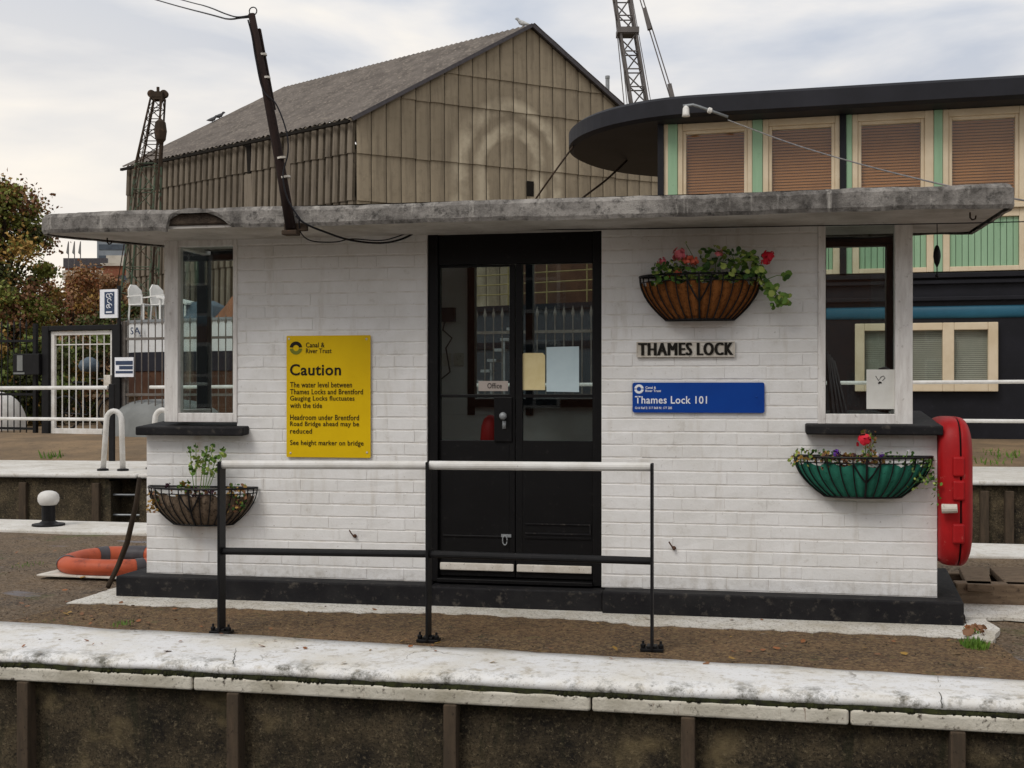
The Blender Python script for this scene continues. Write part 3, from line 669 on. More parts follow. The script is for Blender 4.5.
mb.box(U(524), U(590), yd - .008, yd - .0005, zz - .005, zz + .002); mb.box(U(524), U(590), yd - .006, yd - .0005, Zv(560, 535.5), Zv(560, 534)); mb.box(U(588.5), U(590), yd - .007, yd - .0005, Zv(560, 534), zz - .005); mb.build('letter_slot', M['plinth'], dR)

# roof: core slab, skin on the front edge, broken arch of exposed core, painted soffit
zb, zt = 2.580, 2.682
out = []
def arc(cx, cy, r, a0, a1, n): return [(cx + r * math.cos(a0 + (a1 - a0) * i / n), cy + r * math.sin(a0 + (a1 - a0) * i / n)) for i in range(n + 1)]
vf = 7.20
rr_ = on_z(976, 233, 2.56)
out += [(-4.25 + i * .08, vf) for i in range(int((1.56 + 4.25) / .08))]
out += arc(1.57, vf + .07, .07, -math.pi / 2, 0, 6)
out += [(1.64, vf + .1 + i * .09) for i in range(13)] + [(1.64, 8.42)]
out += [(1.64 - i * .15, 8.42) for i in range(1, 37)]
lc = [(-3.93, 8.42), (-4.15, 8.13), (-4.38, 7.78), (-4.56, 7.53), (-4.63, 7.42), (-4.645, 7.34), (-4.615, 7.27), (-4.54, 7.22), (-4.40, 7.202)]
out += lc
def ring(off, z, nz=0.0):
    n = len(out); res = []
    for i in range(n):
        p0, p1, p2 = Vector(out[i - 1]), Vector(out[i]), Vector(out[(i + 1) % n]); t = (p2 - p0).normalized(); nn = Vector((-t.y, t.x))
        p = p1 + nn * off
        res.append(Vector((p.x, p.y, z + (noise.noise(Vector((p.x * 2.2, p.y * 2.2, z * 3))) * .012 + noise.noise(Vector((p.x * 9, p.y * 9, z * 9))) * .005) * nz)))
    return res
kr = thing('r', (0, 0, 0), 'x', 'x'); bpy.data.objects.remove(kr)
mb = MB(); rings = [ring(.10, zb), ring(.035, zb), ring(.028, zb + .01), ring(.028, zt - .03, 1), ring(.045, zt - .008, 1), ring(.09, zt, 1), ring(.3, zt + .012, 1)]
n = len(out); fs = []
for k in range(len(rings) - 1):
    for i in range(n): fs.append((k * n + i, k * n + (i + 1) % n, (k + 1) * n + (i + 1) % n, (k + 1) * n + i))
fs += [tuple(range(n))[::-1], tuple(range((len(rings) - 1) * n, len(rings) * n))]
mb.add([p for g in rings for p in g], fs); roof = mb.build('roof', M['roof_dark'], kiosk)
# concrete skin all round except in the broken arch
arcL, arcR = U(166, vf), U(229, vf)
mb = MB()
def skin_row(p, nn, lo, hi):
    a = [p + nn * .03, p + nn * .012, p, p + nn * .002, p + nn * .024, p + nn * .11]
    zz = [lo + .006, lo + .002, lo + .026, hi - .036, hi - .008, hi + .006]
    return [Vector((q.x, q.y, z)) for q, z in zip(a, zz)]
dens = []
for i in range(n):
    a, b = Vector(out[i]), Vector(out[(i + 1) % n]); k = max(1, int((b - a).length / .02))
    for j in range(k): dens.append(a.lerp(b, j / k))
N = len(dens); rows = []
for i in range(N):
    p = dens[i]; t = (dens[(i + 2) % N] - dens[i - 2]).normalized(); nn = Vector((-t.y, t.x))
    q3 = Vector((p.x * 2.0, p.y * 2.0, 0)); w = noise.noise(q3) * .012 + noise.noise(q3 * 5) * .004
    lo = zb - .034 + noise.noise(Vector((p.x * 1.4, p.y, 7))) * .012 + noise.noise(Vector((p.x * 8, p.y * 8, 3))) * .005
    hi = zt + .010 + w + .004 * math.sin(p.x * .9)
    if p.y < 7.3 and arcL - .10 < p.x < arcR + .02:
        f = (p.x - arcL) / (arcR - arcL)
        if f < 0: lo -= .012 * (1 + f * 8) if f > -.12 else 0
        elif f <= 1: lo = min(zb - .02 + .102 * max(0, math.sin(math.pi * min(1, max(0, (f + .02) ** .85)))) ** .55, hi - .014) + R(-.002, .002)
    bump = noise.noise(Vector((p.x * 4, p.y * 4, 9))) * .006
    rows.append(skin_row(p - nn * bump, nn, lo, hi))
vs = [q for r_ in rows for q in r_]; K = 6; fs = []
for i in range(N):
    i2 = (i + 1) % N
    for j in range(K - 1): fs.append((i * K + j, i * K + j + 1, i2 * K + j + 1, i2 * K + j))
mb.add(vs, fs); mb.build('concrete_edge', M['roof'], roof)
mb = MB(); inn = ring(.045, zb - .020); mb.prism(inn, (0, 0, .018)); mb.build('soffit', M['soffit'], roof)
for px, py, v in ((427 / 4 + 0.5, 236, 7.6), (970, 207.5, 7.45)):
    p = on_v(px, py, v); mb = MB(); zz = zb - .02
    mb.tube([(p.x, v, zz), (p.x, v, zz - .03), (p.x + .012, v, zz - .045), (p.x + .03, v, zz - .04), (p.x + .034, v, zz - .02)], .005, 6); mb.build('hook', M['cranedark'], roof)
# interior: box on the rear wall, sockets
mb = MB(); mb.box(rp(440), rp(456), VR - .05, VR, Zv(448, 322, VR), Zv(448, 308, VR)); mb.tube([on_v(445, 322, VR - .03), on_v(443, 330, VR - .02), on_v(452, 338, VR - .03), on_v(446, 348, VR - .01), on_v(450, 372, VR - .01), on_v(440, 380, VR - .01)], .006, 6)
mb.build('wall_box', M['band'], kiosk)
mb = MB(); mb.box(rp(441), rp(451), VR - .012, VR, Zv(446, 366, VR), Zv(446, 353, VR)); mb.box(rp(454), rp(464), VR - .012, VR, Zv(459, 366, VR), Zv(459, 353, VR)); mb.each('socket', M['castwhite'], kiosk, bevel=.003)
# ================================================================== SIGNS AND PAPERS
VSF = VW - .02
def plate(mb, x0, y0, x1, y1, v, th, r, mi=0, n=5):
    a0, z1 = U(x0, v), Zv((x0 + x1) / 2, y0, v); a1, z0 = U(x1, v), Zv((x0 + x1) / 2, y1, v); pts = []
    for cx, cz_, s0 in ((a1 - r, z0 + r, -math.pi / 2), (a1 - r, z1 - r, 0), (a0 + r, z1 - r, math.pi / 2), (a0 + r, z0 + r, math.pi)):
        pts += [(cx + r * math.cos(s0 + math.pi / 2 * i / n), v, cz_ + r * math.sin(s0 + math.pi / 2 * i / n)) for i in range(n + 1)]
    mb.prism(pts, (0, th, 0), mi); return a0, a1, z0, z1
cs = thing('caution_sign', (U(329), VSF, Zv(329, 458)), 'yellow caution sign with black lettering on the white wall left of the door', 'sign')
mb = MB(); plate(mb, 286.5, 335.5, 370.5, 457.5, VSF, .006, .008); mb.build('panel', M['yellow'], cs)
mb = MB(); V2 = VSF - .0005
TP = [None, None]
def T_(body, x0, y0, x1, y1, bold=0.0, mi=0):
    q = MB(); text_mesh(q, body, U(x0, VSF), Zv(x0, y1, VSF), U(x1, VSF) - U(x0, VSF), Zv(x0, y0, VSF) - Zv(x0, y1, VSF), V2, .002, bold, mi); q.build('lettering', TP[0], TP[1])
TP[:] = [M['signblack'], cs]
T_('Canal &', 306, 342.5, 324.5, 347.5, .008); T_('River Trust', 306, 348.5, 331.5, 353.3, .008)
T_('Caution', 290, 364, 341, 375.5, .018)
for body, x1, y0, y1 in (('The water level between', 352, 382, 387.5), ('Thames Locks and Brentford', 363, 389, 394.3), ('Gauging Locks fluctuates', 354.5, 395.8, 402), ('with the tide', 322, 402.8, 408),
                         ('Headroom under Brentford', 359, 414.5, 420), ('Road Bridge', 320.7, 421.4, 427.4), ('reduced', 312, 428.5, 433.5), ('See height marker on bridge', 363.5, 440, 446.5)):
    T_(body, 290.2, y0, x1, y1, .006)
T_('ahead may be', 323.2, 421.4, 359, 427.6, .006)
emblem(mb, U(296, VSF), Zv(296, 348, VSF), .046, V2, .002, 0, 1); mb.build('emblem', [M['signblack'], M['olive']], cs)
mb = MB()
for x, y in ((289, 339), (366.5, 339), (290.5, 453), (367, 452.5)): mb.lathe([(.008, 0), (.007, .003), (.003, .005)], (U(x, VSF), VSF, Zv(x, y, VSF)), 10, axis=(0, -1, 0))
mb.each('screw', M['castwhite'], cs)

bs_ = thing('lock_sign', (U(698), VSF, Zv(698, 413)), 'blue sign with white lettering reading Thames Lock 101 below the cast nameplate', 'sign')
mb = MB(); plate(mb, 632.5, 382.5, 764.5, 412.8, VSF, .006, .014); mb.build('panel', M['blue'], bs_)
mb = MB(); TP[:] = [M['signwhite'], bs_]
T_('Canal &', 645.5, 386.3, 656, 388.8, .02); T_('River Trust', 645.5, 389.6, 661, 392, .02); T_('Thames Lock 101', 635, 396, 707, 403.6, .012)
T_('Grid Ref E: 517 868 N: 177 285', 635, 406.6, 672, 409, .01)
emblem(mb, U(639, VSF), Zv(639, 389, VSF), .031, V2, .002, 0, 0); mb.build('emblem', M['signwhite'], bs_)
mb = MB()
for x in (638, 756.5): mb.lathe([(.006, 0), (.005, .003), (.002, .004)], (U(x, VSF), VSF, Zv(x, 397, VSF)), 8, axis=(0, -1, 0))
mb.each('screw', M['blue'], bs_)

npl = thing('nameplate', (U(685), VSF, Zv(685, 357)), 'old cast nameplate reading THAMES LOCK in raised black capitals', 'sign')
mb = MB(); plate(mb, 636.5, 341.5, 735, 357, VSF, .012, .004); a0, a1, z0, z1 = U(636.5, VSF), U(735, VSF), Zv(685, 357, VSF), Zv(685, 341.5, VSF)
for q in ((a0, a1, z0, z0 + .008), (a0, a1, z1 - .008, z1)): mb.box(q[0], q[1], VSF - .004, VSF - .0005, q[2], q[3])
mb.box(a0, a0 + .008, VSF - .0045, VSF - .0005, z0 + .008, z1 - .008); mb.box(a1 - .008, a1, VSF - .0045, VSF - .0005, z0 + .008, z1 - .008)
mb.build('plate', M['castwhite'], npl, bevel=.002)
zq, hq = Zv(685, 355.3, VSF), Zv(685, 342.7, VSF) - Zv(685, 355.3, VSF)
for body, xa, xb in (('THAMES', 639, 691.5), ('LOCK', 697.5, 732.5)):
    mb = MB()
    for k, o_ in enumerate((-.0055, 0, .0055)): text_mesh(mb, body, U(xa, VSF) + o_, zq, U(xb, VSF) - U(xa, VSF), hq, V2, .006 + k * .0004, 0, sp=1.14)
    mb.build('lettering', M['signblack'], npl)

def paper(name, x0, y0, x1, y1, v, mat, label, cat, cut=None, doodle=False, tilt=0.0):
    mb = MB(); a0, a1, z1, z0 = U(x0, v), U(x1, v), Zv((x0 + x1) / 2, y0, v), Zv((x0 + x1) / 2, y1, v); c = .016 if cut else 0
    nx = 6; pts = [(a0, v, z0), (a1, v, z0 - tilt), (a1, v, z1 - c), (a1 - c, v, z1), (a0 + c, v, z1), (a0, v, z1 - c)] if cut else [(a0, v, z0), (a1, v, z0 - tilt), (a1, v, z1), (a0, v, z1 - tilt)]
    mb.prism(pts, (0, .0015, 0)); o = tag(mb.build(name, mat), label, cat)
    return o, a0, a1, z0, z1
vg = f0 + .03 + .0160
paper('notice_card', 521.5, 353, 545, 390, vg, M['cream_paper'], 'yellowed notice card with clipped corners stuck to the right door pane', 'notice', cut=True)
paper('notice_sheet', 546.5, 346.5, 579, 391.5, vg, M['blue_paper'], 'pale blue paper sheet stuck to the right door pane', 'notice', tilt=.004)
o, a0, a1, z0, z1 = paper('window_notice', 866.5, 369.5, 895.5, 409, VW + .028, M['white_paper'], 'white paper with small drawing standing in the right corner window', 'notice')
mb = MB(); vv = VW + .0275
cx, czz = a0 + (a1 - a0) * .48, z1 - (z1 - z0) * .24
mb.tube([(cx - .03, vv, czz + .02), (cx - .012, vv, czz - .01), (cx + .004, vv, czz + .012), (cx + .018, vv, czz + .02), (cx + .03, vv, czz + .006), (cx + .012, vv, czz - .012)], .0022, 5); mb.tube([(cx - .012, vv, czz - .03), (cx - .004, vv, czz - .02), (cx + .006, vv, czz - .026)], .006, 5)
d_ = mb.build('ink_drawing', M['signblack'], None, origin=tuple(ORG[o])); d_.parent = o; d_.location = (0, 0, 0)
ol = thing('office_label', (U(493), vg, Zv(493, 391)), 'small grey label reading Office on the left door pane', 'sign')
mb = MB(); plate(mb, 478.5, 381, 508, 391, vg - .001, .002, .003); mb.build('plate', M['grey_label'], ol)
mb = MB(); text_mesh(mb, 'Office', U(485.5), Zv(493, 388.5), U(500) - U(485.5), Zv(493, 383) - Zv(493, 388.5), vg - .0012, .001, .01); mb.build('lettering', M['signblack'], ol)
# things seen inside
mb = MB(); p = on_v(488, 443, VW + .25)
mb.lathe([(.001, 0), (.07, 0), (.075, .02), (.068, .14), (.05, .19), (.02, .215), (.001, .22)], (p.x + .02, VW + .25, p.z - .02), 18)
tag(mb.build('red_canister', M['red'], smooth=True), 'rounded red plastic canister behind the left door pane', 'canister')
mb = MB(); p = on_v(488, 443, VW + .25); mb.box(p.x - .1, p.x + .14, VW + .12, VW + .40, .186, p.z - .021); mb.box(p.x - .12, p.x + .16, VW + .11, VW + .42, p.z - .045, p.z - .0215)
tag(mb.build('side_table', M['floorin'], bevel=.006), 'dark low table behind the door holding the red canister', 'table')
tp = thing('leaning_battens', on_v(838, 412, VW + .2), 'bundle of grey battens leaning inside the right corner window', 'battens')
for i in range(4):
    mb = MB(); mb.beam(on_v(833 + i * 4.2, 415, VW + .22 + i * .02), on_v(826 + i * 2.2, 352 + i * 3, VW + .28 + i * .02), .022, .03); mb.build('batten', M['band'], tp, bevel=.003)
mb = MB(); base = on_v(884, 412, VW + .25)
mb.lathe([(.02, .0), (.07, .02), (.075, .10), (.05, .17), (.045, .2), (.055, .24), (.035, .29), (.01, .30)], base, 14); mb.tube([base + Vector((-.03, 0, .22)), base + Vector((-.09, 0, .16)), base + Vector((-.12, -.01, .02))], [.028, .022, .014], 8)
tag(mb.build('dark_bag', M['band'], smooth=True), 'slumped dark bag with strap on the ledge behind the white notice', 'bag')
mb = MB(); a, b = on_v(826, 416, VW + .15), on_v(895, 416, VW + .15); mb.box(a.x, b.x, VW + .09, VR - .03, ZS + .03, a.z - .012)
mb.build('ledge', M['band'], kiosk, bevel=.005)
# ================================================================== BASKETS
def basket(px0, px1, pyrim, pybot, pb0, pb1, liner, label):
    v0 = VW - .012; W0, W1 = U(px0, v0 - .1), U(px1, v0 - .1); uc = (W0 + W1) / 2; W = (W1 - W0) / 2
    z1 = Zv((px0 + px1) / 2, pyrim, v0 - .12); z0 = Zv((px0 + px1) / 2, pybot, v0 - .1); Wb = (U(pb1, v0 - .08) - U(pb0, v0 - .08)) / 2; D, Db = .24, .13
    t = thing('hanging_basket', (uc, v0, z0), label, 'wall basket', 'half round wall baskets on the kiosk')
    def pt(th, k, ins=0.0):
        w = W + (Wb - W) * (k ** 2.0); d = D + (Db - D) * (k ** 2.2)
        return Vector((uc + (w - ins) * math.cos(th), v0 - max(0, d - ins) * math.sin(th) - .004, z1 + (z0 - z1) * k))
    mb = MB()
    for dz in (0, ):
        mb.tube([pt(math.pi * i / 32, 0) for i in range(33)], .0075, 6); mb.tube([pt(0, 0), pt(math.pi, 0)], .0075, 6)
    mb.tube([pt(math.pi * i / 24, .14) for i in range(25)], .004, 5)
    mb.tube([pt(math.pi * i / 24, 1) for i in range(25)], .006, 6); mb.tube([pt(0, 1), pt(math.pi, 1)], .006, 6)
    for i in range(17):
        th = math.pi * i / 16; mb.tube([pt(th, k / 7) for k in range(8)], .0045 if i != 8 else .007, 5)
    for sgn in (-1, 1):
        mb.tube([pt(math.pi / 2 + sgn * .0, .62), pt(math.pi / 2 + sgn * .1, .42), pt(math.pi / 2 + sgn * .2, .12)], .006, 5)
    mb.build('wire_frame', M['blackmetal'], t)
    mb = MB(); nth, nk = 64, 9; vs = []; fs = []
    for k in range(nk):
        for i in range(nth + 1):
            th = math.pi * i / nth; kk = .17 + .81 * k / (nk - 1)
            if k == 0: kk += .05 * math.sin(th * 14) + R(-.02, .02)
            vs.append(pt(th, kk, .008 + .007 * math.cos(th * 32)) )
    for k in range(nk - 1):
        for i in range(nth): q = k * (nth + 1) + i; fs.append((q, q + 1, q + nth + 2, q + nth + 1))
    fs.append(tuple((nk - 1) * (nth + 1) + i for i in range(nth + 1)))
    mb.add(vs, fs); mb.build('liner', liner, t, smooth=True, fixn=True)
    mb = MB(); vs = [pt(math.pi * i / 24, .28, .015) for i in range(25)]; mb.add(vs, [tuple(range(25))]); mb.build('soil', M['soil'], t, fixn=False)
    return t, pt, uc, v0, z1
def plant(name, loc, label, cat, build, group=None):
    t = thing(name, loc, label, cat, group); build(t); return t
b1_, pt1, uc1, v1, zr1 = basket(638.5, 762, 275, 319.5, 668, 737, M['liner'], 'wall basket with brown coir liner above the THAMES LOCK nameplate')
b2_, pt2, uc2, v2, zr2 = basket(795, 935, 457, 497.5, 826, 905, M['liner_green'], 'wall basket with ruffled green liner under the right corner window')
b3_, pt3, uc3, v3, zr3 = basket(144.5, 252, 488, 525, 172, 232, M['liner_grey'], 'wall basket with torn grey liner under the left corner window')
def stem(mb, pts, r=.003): mb.tube(pts, r, 5)
def bloom(mb, p, r, n, mi):
    if isinstance(mb, list): mb.append(MB()); mb = mb[-1]
    for i in range(n):
        d = Vector((R(-1, 1), R(-1.2, .5), R(-.6, 1))).normalized(); mb.leaf(p + d * r * R(.35, 1.25), r * R(.34, .55), mi, d + Vector((R(-.4, .4),) * 3), 5)
def geranium(t):
    mb, ms, mf = MB(), MB(), []; v = VW - .14
    for i in range(430):
        px = R(652, 765); h = 20 * math.exp(-((px - 720) / 40) ** 2) + 12; py = R(277 - h, 284) if px < 758 else R(255, 290)
        if 685 < px < 700 and py < 268: continue
        p = on_v(px, py, v + R(-.11, .09)); mb.leaf(p, R(.011, .024), random.choice((0, 0, 1, 1, 2)), Vector((R(-.7, .7), R(-1, .1), R(0, 1))), 7)
    for px, py, n_ in ((750, 256, 12), (757, 268, 18), (766, 285, 14), (771, 292, 12), (780, 298, 16), (785, 300, 10), (776, 303, 8), (788, 278, 7), (775, 289, 8)):
        for i in range(n_):
            mb.leaf(on_v(px + R(-5, 5), py + R(-5, 5), v + R(-.05, .07)), R(.012, .024), random.choice((0, 1, 2, 0)), Vector((R(-.6, .6), -1, R(-.2, .8))), 7)
    for (x0, y0, x1, y1) in ((690, 277, 663, 264), (695, 277, 682, 254), (705, 278, 692, 263), (715, 277, 719, 255), (745, 277, 770, 258), (740, 277, 732, 254), (718, 277, 727, 252), (760, 275, 783, 302), (765, 280, 789, 277), (700, 276, 686, 244)):
        a, b = on_v(x0, y0, v), on_v(x1, y1, v); stem(ms, [a, a.lerp(b, .5) + Vector((R(-.01, .01), 0, .02)), b], .0025)
    for px, py, r, n_, mi in ((662, 261.5, .026, 26, 0), (680, 254, .040, 40, 0), (688, 261, .035, 36, 1), (694, 262, .03, 26, 1), (677, 273, .028, 22, 1), (719, 254, .026, 24, 0), (669, 275, .022, 16, 1), (768, 257, .034, 40, 2), (765, 262, .024, 18, 2), (771, 254, .020, 14, 2)):
        bloom(mf, on_v(px, py, v - .05), r, n_, mi)
    for px, py in ((686, 243), (715, 246)): bloom(mb, on_v(px, py, v), .010, 7, 2)
    mb.build('foliage', [M['leaf'], M['leafd'], M['leafl']], t, fixn=False); ms.each('stem', M['leaf'], t); [q.build('flower', [M['pinkf'], M['salmon'], M['redf']], t, fixn=False) for q in mf]
plant('geranium', (uc1, v1 - .1, zr1 - .08), 'trailing geranium with pink and red flowers in the brown coir basket', 'plant', geranium)
def mixed(t):
    mb, ms, mf = MB(), MB(), []; v = VW - .13
    for i in range(420):
        px = R(822, 885); p = on_v(px, R(454, 470), v + R(-.09, .08)); mb.leaf(p, R(.006, .015), random.choice((3, 3, 5, 0, 4, 3)), None, 6)
    for (xa, xb, ya, yb, n_, c) in ((789, 812, 449, 466, 60, (4, 0, 4, 2)), (810, 835, 450, 462, 60, (0, 1, 4)), (912, 934, 459, 482, 110, (1, 0, 1, 2)), (862, 876, 430, 462, 70, (0, 3, 2, 4)), (885, 915, 452, 466, 40, (1, 0)), (905, 938, 478, 490, 22, (2, 0)), (932, 942, 483, 505, 14, (1, 0))):
        for i in range(n_): mb.leaf(on_v(R(xa, xb), R(ya, yb), v + R(-.07, .08)), R(.007, .014), random.choice(c), None, 6)
    for x0, x1, y1 in ((866, 865, 436), (869, 871, 433), (840, 836, 455), (880, 878, 456), (905, 908, 450), (800, 802, 447)):
        a, b = on_v(x0, 463, v), on_v(x1, y1, v); stem(ms, [a, a.lerp(b, .5), b], .003)
    for px, py, r, n_, mi in ((864.5, 441, .038, 50, 0), (836, 454.5, .026, 28, 1), (881.5, 456, .018, 16, 1), (877.5, 455, .014, 10, 2), (908, 450.5, .010, 8, 2)): bloom(mf, on_v(px, py, v - .05), r, n_, mi)
    mb.build('foliage', [M['leaf'], M['leafd'], M['leafl'], M['brownl'], M['tango'], M['darkf']], t, fixn=False); ms.each('stem', M['leaf'], t); [q.build('flower', [M['redf'], M['purplef'], M['whitef']], t, fixn=False) for q in mf]
plant('mixed_bedding_plants', (uc2, v2 - .1, zr2 - .08), 'fading bedding plants with one coral red and two purple blooms in the green basket', 'plant', mixed)
def leggy(t):
    mb, ms, mf = MB(), MB(), []; v = VW - .12
    for x0, x1, y1 in ((194, 190, 449), (196, 196, 447), (203, 207, 449), (205, 213, 446), (208, 225, 450), (200, 204, 455), (206, 216, 458)):
        a, b = on_v(x0, 490, v), on_v(x1, y1, v + R(-.03, .03)); stem(ms, [a, a.lerp(b, .5) + Vector((R(-.01, .01), 0, 0)), b], .003)
        for i in range(16):
            q = a.lerp(b, R(.45, 1.0)); mb.leaf(q + Vector((R(-.02, .02), R(-.02, .02), R(-.02, .02))), R(.009, .017), random.choice((0, 2, 2, 0)), None, 6, 1.3)
        for i in range(5): mb.leaf(b + Vector((R(-.012, .012), R(-.01, .01), R(-.005, .02))), R(.010, .016), random.choice((1, 0)), None, 6)
    for (xa, xb, ya, yb, n_, c) in ((147, 162, 492, 512, 60, (3, 4, 4)), (178, 190, 480, 492, 40, (4, 0, 2)), (228, 246, 484, 512, 110, (0, 1, 4, 3)), (186, 215, 489, 497, 45, (5, 3, 5)), (150, 240, 490, 502, 60, (3, 4, 1))):
        for i in range(n_): mb.leaf(on_v(R(xa, xb), R(ya, yb), v + R(-.07, .06)), R(.008, .016), random.choice(c), None, 6)
    bloom(mf, on_v(167.5, 485.5, v - .04), .022, 22, 0); bloom(mf, on_v(238, 493, v - .08), .012, 8, 1)
    mb.build('foliage', [M['leaf'], M['leafd'], M['leafl'], M['brownl'], M['tango'], M['darkf']], t, fixn=False); ms.each('stem', M['leaf'], t); [q.build('flower', [M['darkf'], M['whitef']], t, fixn=False) for q in mf]
plant('leggy_plants', (uc3, v3 - .1, zr3 - .08), 'leggy green shoots and withered leaves in the torn grey basket', 'plant', leggy)

# ================================================================== THINGS FIXED TO THE KIOSK
# leaning service pole
sp = thing('service_pole', on_v(291, 226, 7.16), 'crooked dark timber pole carrying cables, leaning up from the roof edge', 'pole')
pb, pm, pt_ = on_v(291, 226, 7.15), on_v(272, 120, 7.13), on_v(251.5, 14, 7.11)
mb = MB(); pts = [pb + Vector((0, 0, -.02)), pb.lerp(pm, .5), pm, on_v(267, 95, 7.13), pt_]
mb.tube(pts, [.034, .031, .030, .027, .022], 10); mb.build('shaft', M['polewood'], sp, smooth=True)
mb = MB(); mb.beam(on_v(273.5, 110, 7.16), on_v(258.5, 29, 7.15), .026, .03); mb.build('splint', M['polewood'], sp, bevel=.004)
mb = MB()
for px, py in ((262, 55, ), (265.5, 78), (281, 158), (285.5, 177)):
    p = on_v(px, py, 7.135); d = (pt_ - pb).normalized(); mb.tube([p - d * .008, p + d * .005], .0322, 12)
mb.each('strap', M['castwhite'], sp)
mb = MB(); c = on_v(253, 13, 7.11); mb.tube([c + Vector((.026 * math.cos(a * .5), 0, .026 * math.sin(a * .5) + .012)) for a in range(14)], .004, 5); mb.build('wire_loop', M['cable'], sp)
mb = MB(); p = on_v(291, 226, 7.15); mb.box(p.x - .055, p.x + .10, 7.165, 7.20, p.z - .03, p.z + .02); mb.box(p.x - .05, p.x + .05, 7.11, 7.19, p.z - .06, p.z - .03); mb.build('bracket', M['cranedark'], sp, bevel=.005)
def cable(name, pts, r, mat, label, n=6):
    mb = MB(); P = [Vector(p) for p in pts]; out_ = []
    for i in range(len(P) - 1):                 # Catmull-Rom
        a, b, c, d = P[max(i - 1, 0)], P[i], P[i + 1], P[min(i + 2, len(P) - 1)]
        for k in range(8):
            t = k / 8; out_.append(.5 * ((2 * b) + (c - a) * t + (2 * a - 5 * b + 4 * c - d) * t * t + (3 * b - a - 3 * c + d) * t ** 3))
    out_.append(P[-1]); mb.tube(out_, r, n); return tag(mb.build(name, mat, smooth=True), label, 'cable')
cable('overhead_cable', [on_v(251, 17, 7.11), on_v(240, 18, 7.11), on_v(228, 19, 7.3), dep(212, 15, 8.5), dep(150, -2, 12), dep(60, -30, 19)], .006, M['cable'], 'lower overhead wire running off to the left from the pole top')
cable('overhead_cable', [on_v(252, 15, 7.11), on_v(238, 17, 7.11), on_v(226, 14, 7.3), dep(205, 6, 8.5), dep(175, -2, 11), dep(90, -26, 19)], .005, M['cable'], 'upper overhead wire running off to the left from the pole top')
cable('drop_cable', [on_v(248, 20, 7.10), on_v(252, 36, 7.09), on_v(256, 60, 7.09), on_v(263, 90, 7.09), on_v(276, 104, 7.09), on_v(286, 130, 7.09), on_v(288, 152, 7.09), on_v(283, 176, 7.09), on_v(288, 200, 7.10), on_v(300, 219, 7.12)], .005, M['cable'], 'slack black cable running down beside the leaning pole')
cable('soffit_cable', [on_v(296, 216, 7.14), on_v(306, 224, 7.15), on_v(325, 232, 7.35), on_v(350, 240, 7.6), on_v(380, 243, 7.75), on_v(402, 239, 7.80), on_v(419, 230, 7.83)], .007, M['cable'], 'thicker black cable sagging below the soffit to the door corner')
cable('soffit_cable', [on_v(299, 220, 7.14), on_v(301, 233, 7.2), on_v(312, 241, 7.4), on_v(335, 242, 7.6), on_v(352, 239, 7.7), on_v(385, 240, 7.78), on_v(417, 229, 7.83)], .0045, M['cable'], 'thin looped black cable hanging under the soffit near the pole')
cable('front_wire', [on_v(420, 230.3, 7.83), on_v(600, 229.2, 7.70), on_v(800, 226, 7.55), on_v(1030, 221.5, 7.3), dep(1200, 214, 7.0)], .0035, M['cable'], 'taut thin black wire strung along the kiosk front under the roof')
cable('house_cable', [dep(728, 120, 17.9), dep(790, 143, 15.2), dep(860, 164, 12.6), dep(940, 184, 10.4), dep(1010, 198, 9.4), dep(1060, 206, 9.0)], .008, M['lightcable'], 'grey cable sloping down from the floodlight arm on the dark roof')
# pendant
pe = thing('hanging_float', (0, 0, 0), 'dark spindle shaped float hanging below the right end of the roof', 'float'); p = on_v(937, 255, 7.95); pe.location = (p.x, 7.95, p.z); ORG[pe] = Vector((p.x, 7.95, p.z))
mb = MB(); mb.lathe([(.003, .065), (.012, .055), (.022, .02), (.024, -.01), (.017, -.05), (.006, -.075), (.003, -.08)], p, 14); mb.build('body', M['blackmetal'], pe, smooth=True)
mb = MB(); mb.tube([(p.x, 7.95, zb - .02), (p.x + .002, 7.95, p.z + .06)], .003, 5); mb.tube([(p.x, 7.95, p.z - .07), (p.x, 7.95, p.z - .13)], .004, 5); mb.lathe([(.004, 0), (.012, .01), (.012, .02), (.004, .03)], (p.x, 7.95, p.z - .15), 8); mb.build('cord', M['cable'], pe)
# life ring cabinet on the right side wall
lc_ = thing('life_ring_cabinet', (uR + .1, 8.05, .36), 'bright red moulded life ring cabinet on the right end of the kiosk', 'cabinet')
zc, hh, wv = .835, .48, .36; yc = 8.08
def shell(u0, u1, e, nslices, fat):
    vs = []; fs = []; n = 40
    for k in range(nslices + 1):
        f = k / nslices; u = u0 + (u1 - u0) * f; sc = 1 - e * (f if fat else 1 - f) ** 3
        for i in range(n):
            a = 2 * math.pi * i / n; ca_, sa_ = math.cos(a), math.sin(a); pw = .42
            vs.append((u, yc + wv * sc * math.copysign(abs(ca_) ** pw, ca_), zc + hh * (1 - (1 - sc) * .8) * math.copysign(abs(sa_) ** pw, sa_)))
    for k in range(nslices):
        for i in range(n): fs.append((k * n + i, k * n + (i + 1) % n, (k + 1) * n + (i + 1) % n, (k + 1) * n + i))
    fs += [tuple(range(n))[::-1], tuple(range(nslices * n, nslices * n + n))]; return vs, fs
mb = MB(); mb.add(*shell(uR + .004, uR + .115, .10, 8, False)); mb.build('back_shell', M['red'], lc_, smooth=True)
mb = MB(); mb.add(*shell(uR + .128, uR + .205, .22, 10, True)); mb.build('cover', M['red'], lc_, smooth=True)
mb = MB(); mb.add(*shell(uR + .1155, uR + .1275, .0, 1, False)); o = mb.build('seam', M['dark'], lc_)
